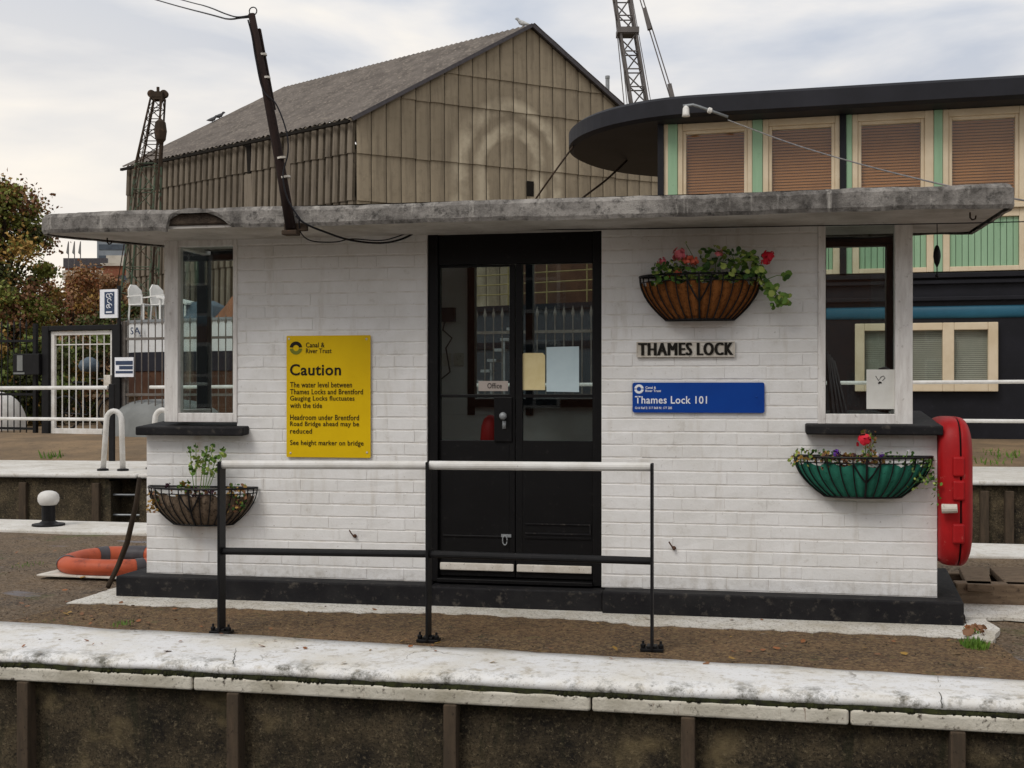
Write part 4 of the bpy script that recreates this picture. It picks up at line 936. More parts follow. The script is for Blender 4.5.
for q in o.data.vertices: q.co.y = (q.co.y - (yc - ORG[lc_].y)) * .96 + (yc - ORG[lc_].y); q.co.z = (q.co.z - (zc - ORG[lc_].z)) * .985 + (zc - ORG[lc_].z)
for zq, hq in ((1.02, .05), (.87, .0), (.60, .0)):
    mb = MB(); mb.box(uR + .07, uR + .14, yc - wv - .018, yc - wv + .06, zq - .075, zq + .05); mb.build('latch_rib', M['red'], lc_, bevel=.012)
mb = MB(); mb.tube([(uR + .0, yc - wv - .03, .745), (uR + .09, yc - wv - .05, .75)], [.03, .027], 12); mb.build('peg', M['castwhite'], lc_, bevel=.004)
# small tap on wall
for px, py, lb in ((355, 536, 'small rusty wall bolt on the white brick left of the door'), (674, 548, 'small rusty wall bolt on the white brick right of the door')):
    p = on_v(px, py, VW - .005); mb = MB(); mb.lathe([(.014, 0), (.012, .01), (.006, .016), (.006, .03), (.003, .034)], p, 10, axis=(0, -1, 0)); mb.tube([p + Vector((-.003, -.02, 0)), p + Vector((-.02, -.03, .025)), p + Vector((-.032, -.03, .045))], .005, 6)
    tag(mb.build('wall_bolt', M['antifoul']), lb, 'bolt', 'bolts on the kiosk wall')
# ================================================================== RAILING IN FRONT
RV = 6.66
rail = thing('handrail', (-1.73, RV, 0), 'black steel handrail with white tubular top rail in front of the kiosk door', 'railing')
us = [-3.03, -1.735, -.43]; zr = [Zv(222, 464.5, RV), Zv(430, 465.2, RV), Zv(652, 467, RV)]
for i, u in enumerate(us):
    mb = MB(); mb.box(u - .0075, u + .0075, RV - .047, RV + .047, .02, zr[i] + .02); p_ = mb.build('post', M['blackmetal'], rail, bevel=.003)
    mb = MB(); mb.box(u - .065, u + .065, RV - .04, RV + .04, .012, .030); mb.box(u - .03, u + .03, RV - .035, RV + .035, .030, .045)
    for sx in (-.05, .05): mb.lathe([(.015, .0), (.017, .02), (.008, .022), (.008, .04)], (u + sx, RV - .01, .030), 6)
    mb.build('foot', M['blackmetal'], p_, bevel=.003)
for i in (0, 1):
    a, b = Vector((us[i] + .008, RV, zr[i])), Vector((us[i + 1] - .008, RV, zr[i + 1])); mb = MB(); mb.tube([a, b], .026, 14); mb.build('top_rail', M['whitemetal'], rail, smooth=False)
    zl = (Zv(222, 551, RV), Zv(430, 554, RV), Zv(652, 561, RV)); mb = MB(); mb.tube([(us[i] + .008, RV, zl[i]), (us[i + 1] - .008, RV, zl[i + 1])], .022, 12); mb.build('lower_rail', M['blackmetal'], rail)
# ================================================================== ON THE ISLAND
bo = on_z(48.5, 525.5, .02)
bl = thing('mooring_bollard', bo, 'short black bollard with round white top on the rear coping', 'bollard')
mb = MB(); mb.lathe([(.17, 0), (.17, .02), (.10, .03), (.07, .05), (.07, .24)], bo, 18); mb.build('stem', M['blackmetal'], bl, smooth=False, bevel=.004)
mb = MB(); mb.lathe([(.05, .215), (.085, .225), (.108, .26), (.112, .295), (.105, .33), (.08, .358), (.04, .373), (.001, .377)], bo, 20); mb.build('cap', M['whitemetal'], bl, smooth=True)
# orange buoyancy ring
rp0 = on_z(116, 575, .0); rg = thing('rescue_ring', rp0, 'worn orange rescue ring with dark bands lying on the gravel left of the kiosk', 'life ring')
cc_ = on_z(122, 571); cx, cy = cc_.x, cc_.y; rx, ry, rt = .40, .38, .070
def rgp(a, k, rt_=rt): return Vector((cx + (rx + rt_ * math.cos(k) ) * math.copysign(abs(math.cos(a)) ** .75, math.cos(a)), cy + (ry + rt_ * math.cos(k)) * math.copysign(abs(math.sin(a)) ** .75, math.sin(a)), .085 + rt_ * math.sin(k) * .95))
def torus(a0, a1, n, rt_):
    vs = []; fs = []
    for i in range(n + 1):
        a = a0 + (a1 - a0) * i / n
        for j in range(14): vs.append(rgp(a, 2 * math.pi * j / 14, rt_ * (1 + .015 * math.sin(a * 9))))
    for i in range(n):
        for j in range(14): fs.append((i * 14 + j, i * 14 + (j + 1) % 14, (i + 1) * 14 + (j + 1) % 14, (i + 1) * 14 + j))
    return vs, fs
mb = MB(); mb.add(*torus(0, 2 * math.pi, 72, rt)); mb.build('ring', M['orange'], rg, smooth=True)
for c0, wd in ((3.75, .16), (2.45, .30), (1.75, .42), (.55, .35), (5.5, .2)):
    mb = MB(); mb.add(*torus(c0 - wd / 2, c0 + wd / 2, 10, rt + .004)); mb.build('band', M['band'], rg, smooth=True)
mb = MB(); pp = [on_z(60, 578), on_z(62, 583), on_z(110, 585), on_z(135, 580), on_z(139, 566)]
bp = [Vector((cx - .49, cy - .44, .012)), Vector((cx + .40, cy - .46, .012)), Vector((cx + .6, cy + .2, .012)), Vector((cx - .44, cy + .3, .012))]
mb.prism([p for p in bp], (0, 0, .015)); tag(mb.build('flat_board', M['castwhite'], bevel=.004), 'thin pale board lying under the orange rescue ring', 'board')
mb = MB(); mb.tube([on_z(108, 587, .02), dep(118, 566, 8.85), dep(127, 543, 8.8), dep(136, 505, 8.75), dep(139.5, 478, 8.7)], [.018, .02, .021, .019, .016], 8)
tag(mb.build('leaning_stick', M['bark'], smooth=True), 'mossy wooden stick leaning against the left end of the kiosk', 'stick')
# timber platform to the right of the plinth
td = thing('timber_platform', on_z(1000, 606), 'low weathered timber platform of loose boards right of the kiosk', 'platform')
o0 = on_z(957, 604); 
for fa_, fb_, ba_, bb_ in ((967, 992.5, 959, 987), (1007, 1046, 989.5, 1028), (1050, 1092, 1034, 1074), (1096, 1140, 1079, 1120)):
    q_ = [on_z(fa_, 584, .155), on_z(fb_, 585, .155), on_z(bb_, 567, .155), on_z(ba_, 567, .155)]; mb = MB(); mb.prism(q_, (0, 0, -.05)); mb.build('board', M['wood'], td, bevel=.006)
mb = MB(); mb.box(o0.x - .05, o0.x + 2.4, 8.64, 9.25, -.03, .03); mb.build('gap_shade', M['dark'], td)  # near-black slab under the boards, paints the gaps as deep shade
mb = MB(); mb.box(o0.x - .02, o0.x + 2.6, 8.49, 8.62, -.02, .155); mb.build('edge_beam', M['wood'], td, bevel=.012)
mb = MB(); mb.box(o0.x + .05, o0.x + 2.6, 9.30, 9.40, -.02, .10); mb.build('joist', M['wood'], td, bevel=.01)
# loose grit and fallen leaves: nobody could count them
random.seed(21); mb = MB()
for i in range(3000):
    if i < 1300: p = on_z(R(-40, 1100), R(612, 668)); 
    elif i < 2400: p = on_z(R(-60, 150), R(536, 625))
    else: p = on_z(R(945, 1080), R(560, 660))
    f_ = (p - bk0).dot(Vector((-bd_.y, bd_.x, 0)))
    if f_ < .03 or (-4.4 < p.x < 1.65 and p.y > 7.45): continue
    r = R(.002, .0075); z = .012 if p.y < 7.6 and -4.45 < p.x < 1.55 else -.006; b = Vector((p.x, p.y, z)); a = R(0, 6.28)
    vs = [b + Vector((r * math.cos(a + k * 1.57) * R(.7, 1.3), r * math.sin(a + k * 1.57) * R(.7, 1.3), R(0, .3) * r)) for k in range(4)] + [b + Vector((0, 0, r * R(.6, 1.1))), b - Vector((0, 0, r * .4))]
    mb.add(vs, [(0, 1, 4), (1, 2, 4), (2, 3, 4), (3, 0, 4), (1, 0, 5), (2, 1, 5), (3, 2, 5), (0, 3, 5)], random.choice((0, 0, 1, 2)))
tag(mb.build('loose_grit', [M['far_ground'], M['fender'], M['lockwall']], fixn=False), kind='stuff')
mb = MB()
for i in range(130):
    p = on_z(*random.choice(((R(0, 1024), R(600, 668)), (R(0, 150), R(545, 625)), (R(0, 1024), R(640, 655)))), .02)
    if -4.4 < p.x < 1.65 and p.y > 7.66: continue
    n_ = Vector((R(-.4, .4), R(-.4, .4), 1)); mb.leaf(Vector((p.x, p.y, .036 if p.y < 6.6 else .022)), R(.007, .018), random.randrange(3), n_, 5, 1.5)
tag(mb.build('fallen_leaves', [M['brownl'], M['trust'], M['tango']], fixn=False), kind='stuff')
random.seed(33)
# weeds
def tuft(px, py, r, n, h, label, z=0.0, mats=None, cat='weeds'):
    c = on_z(px, py, z); mb = MB()
    for i in range(n):
        a, q = R(0, 6.28), r * math.sqrt(R(0, 1)); p = c + Vector((q * math.cos(a), q * math.sin(a) * 1.6, -.005)); l = h * R(.4, 1); b = Vector((R(-.5, .5), R(-.5, .5), 1)).normalized() * l; w = Vector((R(-1, 1), R(-1, 1), 0)).normalized() * l * .11
        mb.add([p - w, p + w, p + b * .6 + w * .7 + Vector((0, 0, 0)), p + b, p + b * .6 - w * .7], [(0, 1, 2, 3, 4)], random.randrange(2))
    return tag(mb.build('weed_clump', mats or [M['grass'], M['leaf']], fixn=False), label, cat)
tuft(975, 648, .07, 260, .07, 'bright green grass growing at the right front corner of the plinth')
tuft(972, 636, .04, 100, .06, 'small green weeds beside the broken concrete at the plinth corner')
tuft(123, 626, .06, 60, .05, 'little weed at the back edge of the white coping on the left')
tuft(52, 622, .05, 30, .03, 'tiny moss clump at the coping edge far left')
tuft(640, 651, .05, 22, .03, 'tiny weeds behind the right railing post foot')
tuft(28, 565, .10, 50, .03, 'low moss patch on the gravel left of the orange ring')
mb = MB()
for i in range(26): mb.leaf(on_z(R(966, 985), R(626, 634), R(.02, .05)), R(.012, .03), random.randrange(2), None, 6)
tag(mb.build('leaf_litter', [M['brownl'], M['trust']], fixn=False), 'small heap of red brown dead leaves against the plinth end', 'leaves')
# ================================================================== FAR BANK: RAILING, FENCE, GATE
rA, rB = dep(-40, 388.2, 18.1), dep(1050, 381.7, 15.1)
fr_ = thing('bank_railing', dep(60, 460, 18), 'white two bar tubular railing along the far lock edge', 'railing')
rd = (rB - rA)
def rpnt(px, py):
    r = ray(px, py); d = rd.x * r.y - rd.y * r.x; s = (-rA.x * r.y + rA.y * r.x) / d; q = rA + rd * s; t = q.y / r.y
    return Vector((q.x, q.y, EYE + r.z * t))
mb = MB(); mb.tube([rpnt(-60, 388.4), rpnt(108, 387.6)], .030, 10); mb.build('top_rail', M['whitemetal'], fr_)
mb = MB(); mb.tube([rpnt(150, 387.2), rpnt(1060, 381.5)], .026, 10); mb.build('top_rail', M['whitemetal'], fr_)
mb = MB(); mb.tube([rpnt(-60, 418), rpnt(108, 419.5)], .026, 10); mb.build('lower_rail', M['whitemetal'], fr_)
mb = MB(); mb.tube([rpnt(930, 420.6), rpnt(1060, 421.5)], .026, 10); mb.build('lower_rail', M['whitemetal'], fr_)
for px, yb in ((112, 461), (-58, 461), (1058, 471), (620, 465), (300, 463)):
    a = rpnt(px, 384 if px > 0 else 386); mb = MB(); b_ = rpnt(px, yb); mb.beam((b_.x, b_.y, .39), (a.x, a.y, a.z), .085, .05); mb.build('post', M['blackmetal'], fr_, bevel=.006)
# ladder hoops
def hoop(px0, px1, ytop, ybot, label, w):
    s0, s1 = fl_s(px0, w), fl_s(px1, w); r = ray((px0 + px1) / 2, ytop); sm = (s0 + s1) / 2; b = FL(sm, w, .4); d = b.y / r.y; zt_ = EYE + r.z * d
    mb = MB(); q = (s1 - s0) / 2; pts = [FL(s0 - .05, w, .38), FL(s0, w, zt_ - q * 1.2)] + [FL(sm - q * math.cos(a * math.pi / 10), w, zt_ - q * 1.2 + q * 1.2 * math.sin(a * math.pi / 10)) for a in range(1, 10)] + [FL(s1, w, zt_ - q * 1.2), FL(s1 + .02, w, .38)]
    t = thing('ladder_hoop', FL(sm, w, .39), label, 'handrail', 'ladder hoops on the far lock edge'); mb.tube(pts, .036, 10); mb.build('hoop', M['whitemetal'], t, smooth=True)
    for s_ in (s0 - .05, s1 + .02):
        mb = MB(); mb.lathe([(.075, 0), (.075, .025), (.05, .03)], FL(s_, w, .40), 12); mb.build('foot', M['blackmetal'], t)
hoop(106.5, 121.5, 411, 461, 'white arched ladder handrail left of the kiosk, in full view', .55)
hoop(155, 170, 410, 460, 'white arched ladder handrail half hidden behind the left window sill', .9)
# spear-topped fence
q0, q1 = dep(-60, 400, 22.6), dep(700, 400, 17.5); q0.z = q1.z = 0; qd = (q1 - q0).normalized(); qn = Vector((-qd.y, qd.x, 0))
def QL(s, w, z): return q0 + qd * s + qn * w + Vector((0, 0, z))
def ql_s(px):
    r = ray(px, 400); d = qd.x * r.y - qd.y * r.x; return (-q0.x * r.y + q0.y * r.x) / d
def ql_z(px, py):
    p = QL(ql_s(px), 0, 0); r = ray(px, py); return EYE + r.z * p.y / r.y
def fence(s0, s1, label, pal):
    t = thing('spear_fence', QL((s0 + s1) / 2, 0, .6), label, 'fence'); mb = MB(); x = s0
    while x < s1:
        mb.box(x - .0075, x + .0075, -.0075, .0075, .55, 2.62, QL)
        mb.add([QL(x - .03, 0, 2.66), QL(x, -.012, 2.66), QL(x + .03, 0, 2.66), QL(x, .012, 2.66), QL(x, 0, 2.79), QL(x, 0, 2.58)], [(0, 1, 4), (1, 2, 4), (2, 3, 4), (3, 0, 4), (1, 0, 5), (2, 1, 5), (3, 2, 5), (0, 3, 5)]); x += .147
    mb.build('spear_bars', pal, t)
    mb = MB()
    for z in (.72, 1.36, 2.36): mb.box(s0 - .05, s1 + .05, -.022, .022, z, z + .045, QL)
    mb.each('cross_rail', pal, t)
    for s_ in (s0 - .08, s1 + .08):
        mb = MB(); mb.box(s_ - .035, s_ + .035, -.035, .035, .4, 2.70, QL); mb.build('post', pal, t)
gs0, gs1 = ql_s(45), ql_s(119)
fence(ql_s(-70), gs0 - .3, 'dark spear topped steel fence left of the gate', M['blackmetal']); fence(gs1 + .2, ql_s(690), 'spear topped steel fence running behind the kiosk from the gate', M['fencegrey'])
g = thing('pedestrian_gate', QL((gs0 + gs1) / 2, 0, .6), 'pale barred pedestrian gate in a heavy black frame', 'gate')
mb = MB(); zt_ = ql_z(80, 325.5); gb = .60
mb.box(gs0, ql_s(51.5), -.09, .09, .4, zt_, QL); mb.box(ql_s(115), gs1 + .04, -.09, .09, .4, zt_, QL); mb.box(ql_s(51.5), ql_s(115), -.085, .085, zt_ - .09, zt_ - .002, QL); mb.build('gate_frame', M['blackmetal'], g, bevel=.006)
mb = MB(); a0, a1 = ql_s(52), ql_s(114.5); z0, z1 = ql_z(80, 434), ql_z(80, 331)
mb.box(a0, a0 + .08, -.03, .03, z0, z1, QL); mb.box(a1 - .07, a1, -.03, .03, z0, z1, QL); mb.box(a0 + .08, a1 - .07, -.028, .028, z1 - .075, z1, QL); mb.box(a0 + .08, a1 - .07, -.028, .028, z0, z0 + .10, QL)
leafg = mb.build('gate_leaf', M['whitemetal'], g, bevel=.005)
mb = MB()
for i in range(1, 8): x = a0 + .08 + (a1 - a0 - .15) * i / 8; mb.tube([QL(x, 0, z0 + .1), QL(x, 0, z1 - .07)], .0105, 6)
z_ = ql_z(80, 345); mb.box(a0 + .08, a1 - .07, -.006, .006, z_, z_ + .02, QL); mb.build('bars', M['whitemetal'], leafg)
mb = MB(); mb.box(ql_s(106), ql_s(113), -.07, -.03, ql_z(110, 388), ql_z(110, 375), QL); mb.build('lock_case', M['castwhite'], leafg, bevel=.01)
# signs on the fence
def fplate(mb, x0, y0, x1, y1, w0, w1, fn=QL): mb.box(ql_s(x0), ql_s(x1), w0, w1, ql_z((x0 + x1) / 2, y1), ql_z((x0 + x1) / 2, y0), fn)
s1_ = thing('fence_sign', QL(ql_s(113), -.1, ql_z(113, 318)), 'white sign with slate blue panel and number above the gate post', 'sign')
mb = MB(); fplate(mb, 105, 290, 122.5, 318.5, -.14, -.11); mb.build('panel', M['signwhite'], s1_, bevel=.004)
mb = MB(); fplate(mb, 110, 292.5, 119.5, 314.5, -.150, -.1402); mb.build('blue_field', M['signblue'], s1_)
mb = MB(); sx, sz = ql_s(115), ql_z(115, 303)
for k, (dx, dz, r) in enumerate(((-.03, .12, .035), (.035, .125, .035), (0, .03, .04), (.02, -.06, .035), (-.03, -.07, .03))):
    mb.tube([QL(sx + dx + r * math.cos(a), -.153, sz + dz + r * math.sin(a)) for a in [i * .55 for i in range(10)]], .008, 5)
mb.box(ql_s(111.5), ql_s(117.5), -.152, -.1502, ql_z(113, 313.3), ql_z(113, 312), QL); mb.build('white_figures', M['signwhite'], s1_)
mb = MB(); mb.box(ql_s(121), ql_s(123.5), -.105, -.07, .6, ql_z(122, 286), QL); mb.build('post', M['blackmetal'], s1_)
s2_ = thing('fence_sign', QL(ql_s(128), -.1, ql_z(128, 377)), 'small striped blue and white notice on the right gate post', 'sign')
mb = MB(); fplate(mb, 119.5, 357.5, 138, 377, -.13, -.11); mb.build('panel', M['signwhite'], s2_)
mb = MB(); fplate(mb, 120.5, 361, 137.5, 365, -.134, -.1302); fplate(mb, 124, 366, 137.5, 369.5, -.134, -.1302); fplate(mb, 120.5, 371, 137.5, 373.5, -.134, -.1302); mb.build('blue_stripes', M['signblue'], s2_)
mb = MB(); fplate(mb, 19, 354, 45, 375, -.16, -.06); lb_ = tag(mb.build('letter_box', M['blackmetal'], bevel=.01), 'black steel letter box fixed left of the gate frame', 'letter box')
mb = MB(); fplate(mb, 23.5, 355.5, 29, 371, -.166, -.1605); fplate(mb, 20, 372.5, 31, 374.3, -.166, -.1605); o = mb.build('front_label', M['greytarp'], lb_)
# upturned dinghy at left, clutter behind the gate
def hullshape(c, L, Wd, H, rot, mat, name, label, cat, up=True, n=20, mm=10):
    mb = MB(); vs = []; fs = []; cr_, sr_ = math.cos(rot), math.sin(rot)
    for i in range(n + 1):
        t = i / n; wd = Wd * (1 - abs(2 * t - 1) ** 2.6) ** .6 + .01
        for j in range(mm + 1):
            a = math.pi * j / mm; x = (t - .5) * L; y = wd * math.cos(a); z = H * math.sin(a) ** .8 * (1 - abs(2 * t - 1) ** 3) ** .5
            vs.append(Vector(c) + Vector((x * cr_ - y * sr_, x * sr_ + y * cr_, z if up else H - z)))
    for i in range(n):
        for j in range(mm): q = i * (mm + 1) + j; fs.append((q, q + 1, q + mm + 2, q + mm + 1))
    mb.add(vs, fs); return tag(mb.build(name, mat, smooth=True), label, cat)
c = dep(-12, 434, 23.2); hullshape((c.x, c.y, .62), 1.5, .5, .82, YAW + .1, M['whitemetal'], 'upturned_dinghy', 'upturned white dinghy behind the fence at the far left', 'dinghy')
c = dep(152, 434, 20.9); hullshape((c.x + .1, c.y + .3, .62), 2.4, .5, .68, YAW - .1, M['greytarp'], 'upturned_dinghy', 'upturned grey dinghy behind the fence left of the kiosk', 'dinghy')
# bicycle behind the gate
by = thing('bicycle', dep(93, 400, 23.4), 'dark bicycle with a blue grey cover behind the pale gate', 'bicycle'); c0 = dep(90, 434, 23.4); c0.z = .66
bx = Vector((ca, sa, 0))
for k, dx in enumerate((-.5, .5)):
    w = MB(); cc = c0 + bx * dx + Vector((0, 0, .34)); w.tube([cc + bx * (.33 * math.cos(a)) + Vector((0, 0, .33 * math.sin(a))) for a in [i * 2 * math.pi / 24 for i in range(25)]], .022, 6, cap=False)
    for i in range(8): a = i * math.pi / 4; w.tube([cc, cc + bx * (.31 * math.cos(a)) + Vector((0, 0, .31 * math.sin(a)))], .004, 4)
    w.build('wheel', M['blackmetal'], by)
mb = MB(); r1, f1_, s_t, h_t, b_t = c0 + bx * -.5 + Vector((0, 0, .34)), c0 + bx * .5 + Vector((0, 0, .34)), c0 + bx * -.2 + Vector((0, 0, .9)), c0 + bx * .36 + Vector((0, 0, .88)), c0 + bx * -.05 + Vector((0, 0, .3))
for a, b in ((r1, s_t), (r1, b_t), (s_t, b_t), (s_t, h_t), (b_t, h_t), (f1_, h_t), (h_t, h_t + Vector((0, 0, .14)))): mb.tube([a, b], .018, 6)
mb.build('frame', M['blackmetal'], by)
n_ = Vector((-bx.y, bx.x, 0)); mb = MB(); hb_ = h_t + Vector((0, 0, .14)); mb.tube([hb_ - n_ * .26 - bx * .1, hb_ - n_ * .1, hb_ + n_ * .1, hb_ + n_ * .26 - bx * .1], .014, 6); mb.build('handlebar', M['galv'], by)
mb = MB(); mb.box(-.13, .13, -.06, .06, .92, .97, lambda x, y, z: c0 + bx * (x - .2) + n_ * y + Vector((0, 0, z))); mb.build('saddle', M['blackmetal'], by, bevel=.02)
mb = MB(); cc = dep(89, 366, 23.2); mb.lathe([(.02, -.12), (.17, -.10), (.2, .0), (.17, .10), (.06, .17), (.01, .18)], cc, 14); o = tag(mb.build('blue_bundle', M['tarp'], smooth=True), 'rounded blue grey bundle hanging on the bicycle behind the gate', 'bundle')
for q in o.data.vertices: q.co.x += .02 * math.sin(q.co.z * 30)
mb = MB(); c = dep(112, 405, 23.4); mb.box(c.x - .35, c.x + .35, c.y, c.y + .4, .66, c.z + .15); mb.box(c.x - .4, c.x + .4, c.y - .05, c.y + .45, c.z + .15, c.z + .21); tag(mb.build('garden_box', M['wood'], bevel=.01), 'low wooden storage box behind the right side of the gate', 'box')
# ================================================================== BOATS
bt = thing('white_boat', dep(200, 420, 25), 'white hulled boat with dark band and chairs on deck behind the fence', 'boat')
ba, bb = dep(96, 340, 25.6), dep(300, 340, 23.3); ba.z = bb.z = 0; bdv = (bb - ba); blen = bdv.length; bdv.normalize(); bn = Vector((-bdv.y, bdv.x, 0))
def BL(s, w, z): return ba + bdv * s + bn * w + Vector((0, 0, z))
def bprof(s, hw):       # plan half width with rounded bow at s=0
    return hw * min(1, (max(0, s) / 1.1)) ** .35
def bhull(name, z0, z1, i0, i1, mat, closed_top):
    mb = MB(); vs = []; fs = []; n = 30
    for i in range(n + 1):
        s = blen * (i / n) ** 1.4
        for side in (-1, 1):
            for z, ins in ((z0, i0), (z1, i1)): vs.append(BL(s + (ins if i == 0 else 0), 1.3 + side * max(.0, bprof(s, 1.3) - ins), z))
    for i in range(n):
        a, b = i * 4, (i + 1) * 4; fs += [(a, b, b + 1, a + 1), (a + 2, a + 3, b + 3, b + 2), (a + 1, b + 1, b + 3, a + 3), (a, a + 2, b + 2, b)]
    fs += [(0, 1, 3, 2), (n * 4, n * 4 + 2, n * 4 + 3, n * 4 + 1)]; mb.add(vs, fs); return mb.build(name, mat, bt)
zw1, zw0, zd0 = EYE + 65.5 * 25 / F, EYE + 36 * 25 / F, EYE + 17 * 25 / F
bhull('bulwark', zw0, zw1, .06, .0, M['boatwhite'], 1); bhull('dark_band', zd0, zw0 - .005, .08, .055, M['boatnavy'], 1); bhull('bottom', .7, zd0 - .005, .35, .10, M['antifoul'], 1); bhull('gunwale', zw1 + .003, zw1 + .06, -.03, -.03, M['galv'], 1)
mb = MB(); text_mesh(mb, 'SAJ', 1.02, zw1 - .30, .34, .20, 0, .01, .0, off=lambda u, v, z: BL(u, -bprof(u + .02, 1.3) + 1.3 - .05 + v, z)); mb.build('lettering', M['signblue'], bt)
def chair(s, w, label):
    b0 = BL(s, w, zw1 + .06); t = thing('plastic_chair', b0, label, 'chair', 'white chairs on the boat')
    q = lambda x, y, z: b0 + bdv * x + bn * y + Vector((0, 0, z))
    mb = MB(); mb.box(-.22, .22, -.22, .2, .38, .41, q); mb.build('seat', M['plasticwhite'], t, bevel=.01)
    mb = MB(); mb.add([q(x, y, z) for x, y, z in ((-.22, -.21, .40), (-.20, .2, .40), (-.24, .19, .74), (-.30, .08, .86), (-.30, -.08, .86), (-.26, -.2, .74))] + [q(x + .03, y, z) for x, y, z in ((-.22, -.21, .40), (-.20, .2, .40), (-.24, .19, .74), (-.30, .08, .86), (-.30, -.08, .86), (-.26, -.2, .74))], [tuple(range(6)), tuple(range(6, 12))[::-1]] + [(i, i + 6, (i + 1) % 6 + 6, (i + 1) % 6) for i in range(6)]); mb.build('backrest', M['plasticwhite'], t)
    for x in (-.2, .2):
        for y in (-.2, .18): mb = MB(); mb.beam(q(x * 1.1, y * 1.1, 0), q(x, y, .38), .035); mb.build('leg', M['plasticwhite'], t)
    for y in (-.22, .2): mb = MB(); mb.beam(q(-.24, y, .58), q(.18, y, .60), .04, .025); mb.beam(q(.17, y, .4), q(.17, y, .59), .03); mb.build('armrest', M['plasticwhite'], t)
chair(.50, .9, 'white plastic armchair nearest the bow of the white boat'); chair(.95, 1.1, 'white plastic armchair second from the bow on the white boat')
t = thing('garden_table', BL(1.55, .9, zw1 + .06), 'white slatted table beside the chairs on the boat deck', 'table'); q = lambda x, y, z: BL(1.55 + x, .9 + y, zw1 + .06 + z)
mb = MB(); mb.add([q(-.35, -.35, .52), q(.5, -.35, .34), q(.5, .35, .34), q(-.35, .35, .52), q(-.35, -.35, .56), q(.5, -.35, .38), q(.5, .35, .38), q(-.35, .35, .56)], [(0, 3, 2, 1), (4, 5, 6, 7), (0, 1, 5, 4), (1, 2, 6, 5), (2, 3, 7, 6), (3, 0, 4, 7)]); mb.build('table_top', M['plasticwhite'], t)
for x, h in ((-.28, .5), (.1, .42), (.42, .35)): mb = MB(); mb.beam(q(x, -.3, 0), q(x, -.3, h), .04); mb.beam(q(x, .3, 0), q(x, .3, h), .04); mb.build('leg', M['plasticwhite'], t)
def lump(s, w, L, Wd, H, mat, name, label, cat, peak=.0):
    mb = MB(); vs = []; fs = []; n, k = 12, 8
    for i in range(n + 1):
        for j in range(k + 1):
            x, y = i / n, j / k; e = (1 - abs(2 * x - 1) ** 4) * (1 - abs(2 * y - 1) ** 4); h = H * e ** .5 * (1 - peak * abs(2 * x - 1)) * (1 + .15 * noise.noise(Vector((x * 4 + s, y * 4, 0)))); vs.append(BL(s + (x - .5) * L, w + (y - .5) * Wd, zw1 + .06 + h))
    for i in range(n):
        for j in range(k): q_ = i * (k + 1) + j; fs.append((q_, q_ + 1, q_ + k + 2, q_ + k + 1))
    mb.add(vs, fs); tag(mb.build(name, mat, smooth=True), label, cat)
lump(2.15, 1.0, 1.05, .9, .42, M['tarp'], 'covered_locker', 'blue grey tarpaulin covered locker on the boat deck seen in the left window', 'locker'); lump(3.15, 1.0, .9, .8, .55, M['terracotta'], 'terracotta_cover', 'terracotta cloth cover on the boat deck right of the tarpaulin', 'cover', .75)
# dark barge behind the door glass
bg = thing('grey_barge', dep(560, 420, 22), 'dark grey barge with brown cabin and pale rails seen through the door glass', 'barge')
ga, gb_ = dep(455, 400, 24.0), dep(760, 400, 20.6); ga.z = gb_.z = 0; gdv = (gb_ - ga); gl_ = gdv.length; gdv.normalize(); gn = Vector((-gdv.y, gdv.x, 0))
def GL(s, w, z): return ga + gdv * s + gn * w + Vector((0, 0, z))
mb = MB(); mb.prism([GL(0, .2, .7), GL(gl_, .2, .7), GL(gl_, 2.6, .7), GL(0, 2.6, .7), GL(-.4, 1.4, .7)], (0, 0, 2.45)); mb.build('hull', M['greyhull'], bg, bevel=.04)
mb = MB(); mb.box(-.1, gl_, .15, .25, 2.3, 2.42, GL); mb.box(0, gl_, .12, .26, 3.05, 3.16, GL); mb.each('rubbing_strake', M['hull'], bg)
mb = MB(); mb.box(.9, gl_ - .8, .8, 2.2, 3.15, 4.1, GL); mb.build('cabin', M['antifoul'], bg, bevel=.03)
mb = MB()
for z in (3.4, 3.6, 3.8, 4.0): mb.tube([GL(.2, .3, z), GL(gl_ - .2, .3, z)], .014, 6)
x = .2
while x < gl_: mb.tube([GL(x, .3, 3.1), GL(x, .3, 4.0)], .016, 6); x += .9
mb.build('guard_rail', M['yellowrail'], bg)
stp = thing('steel_stair', dep(495, 420, 20.6), 'short galvanised stair behind the fence seen through the left door pane', 'stair')
for i in range(6):
    px, py = 478 + i * 6.5, 380 - i * 10.5; a = dep(px - 4, py, 20.6); b = dep(px + 4, py, 20.5); mb = MB(); mb.box(a.x, b.x, a.y, a.y + .5, a.z - .05, a.z); mb.build('tread', M['galv'], stp)
for px, py in ((478, 382), (491, 361), (504, 340), (511, 329)):
    a = dep(px, py, 20.62); mb = MB(); mb.beam((a.x, a.y + .05, .65), a, .035); mb.build('leg', M['galv'], stp)
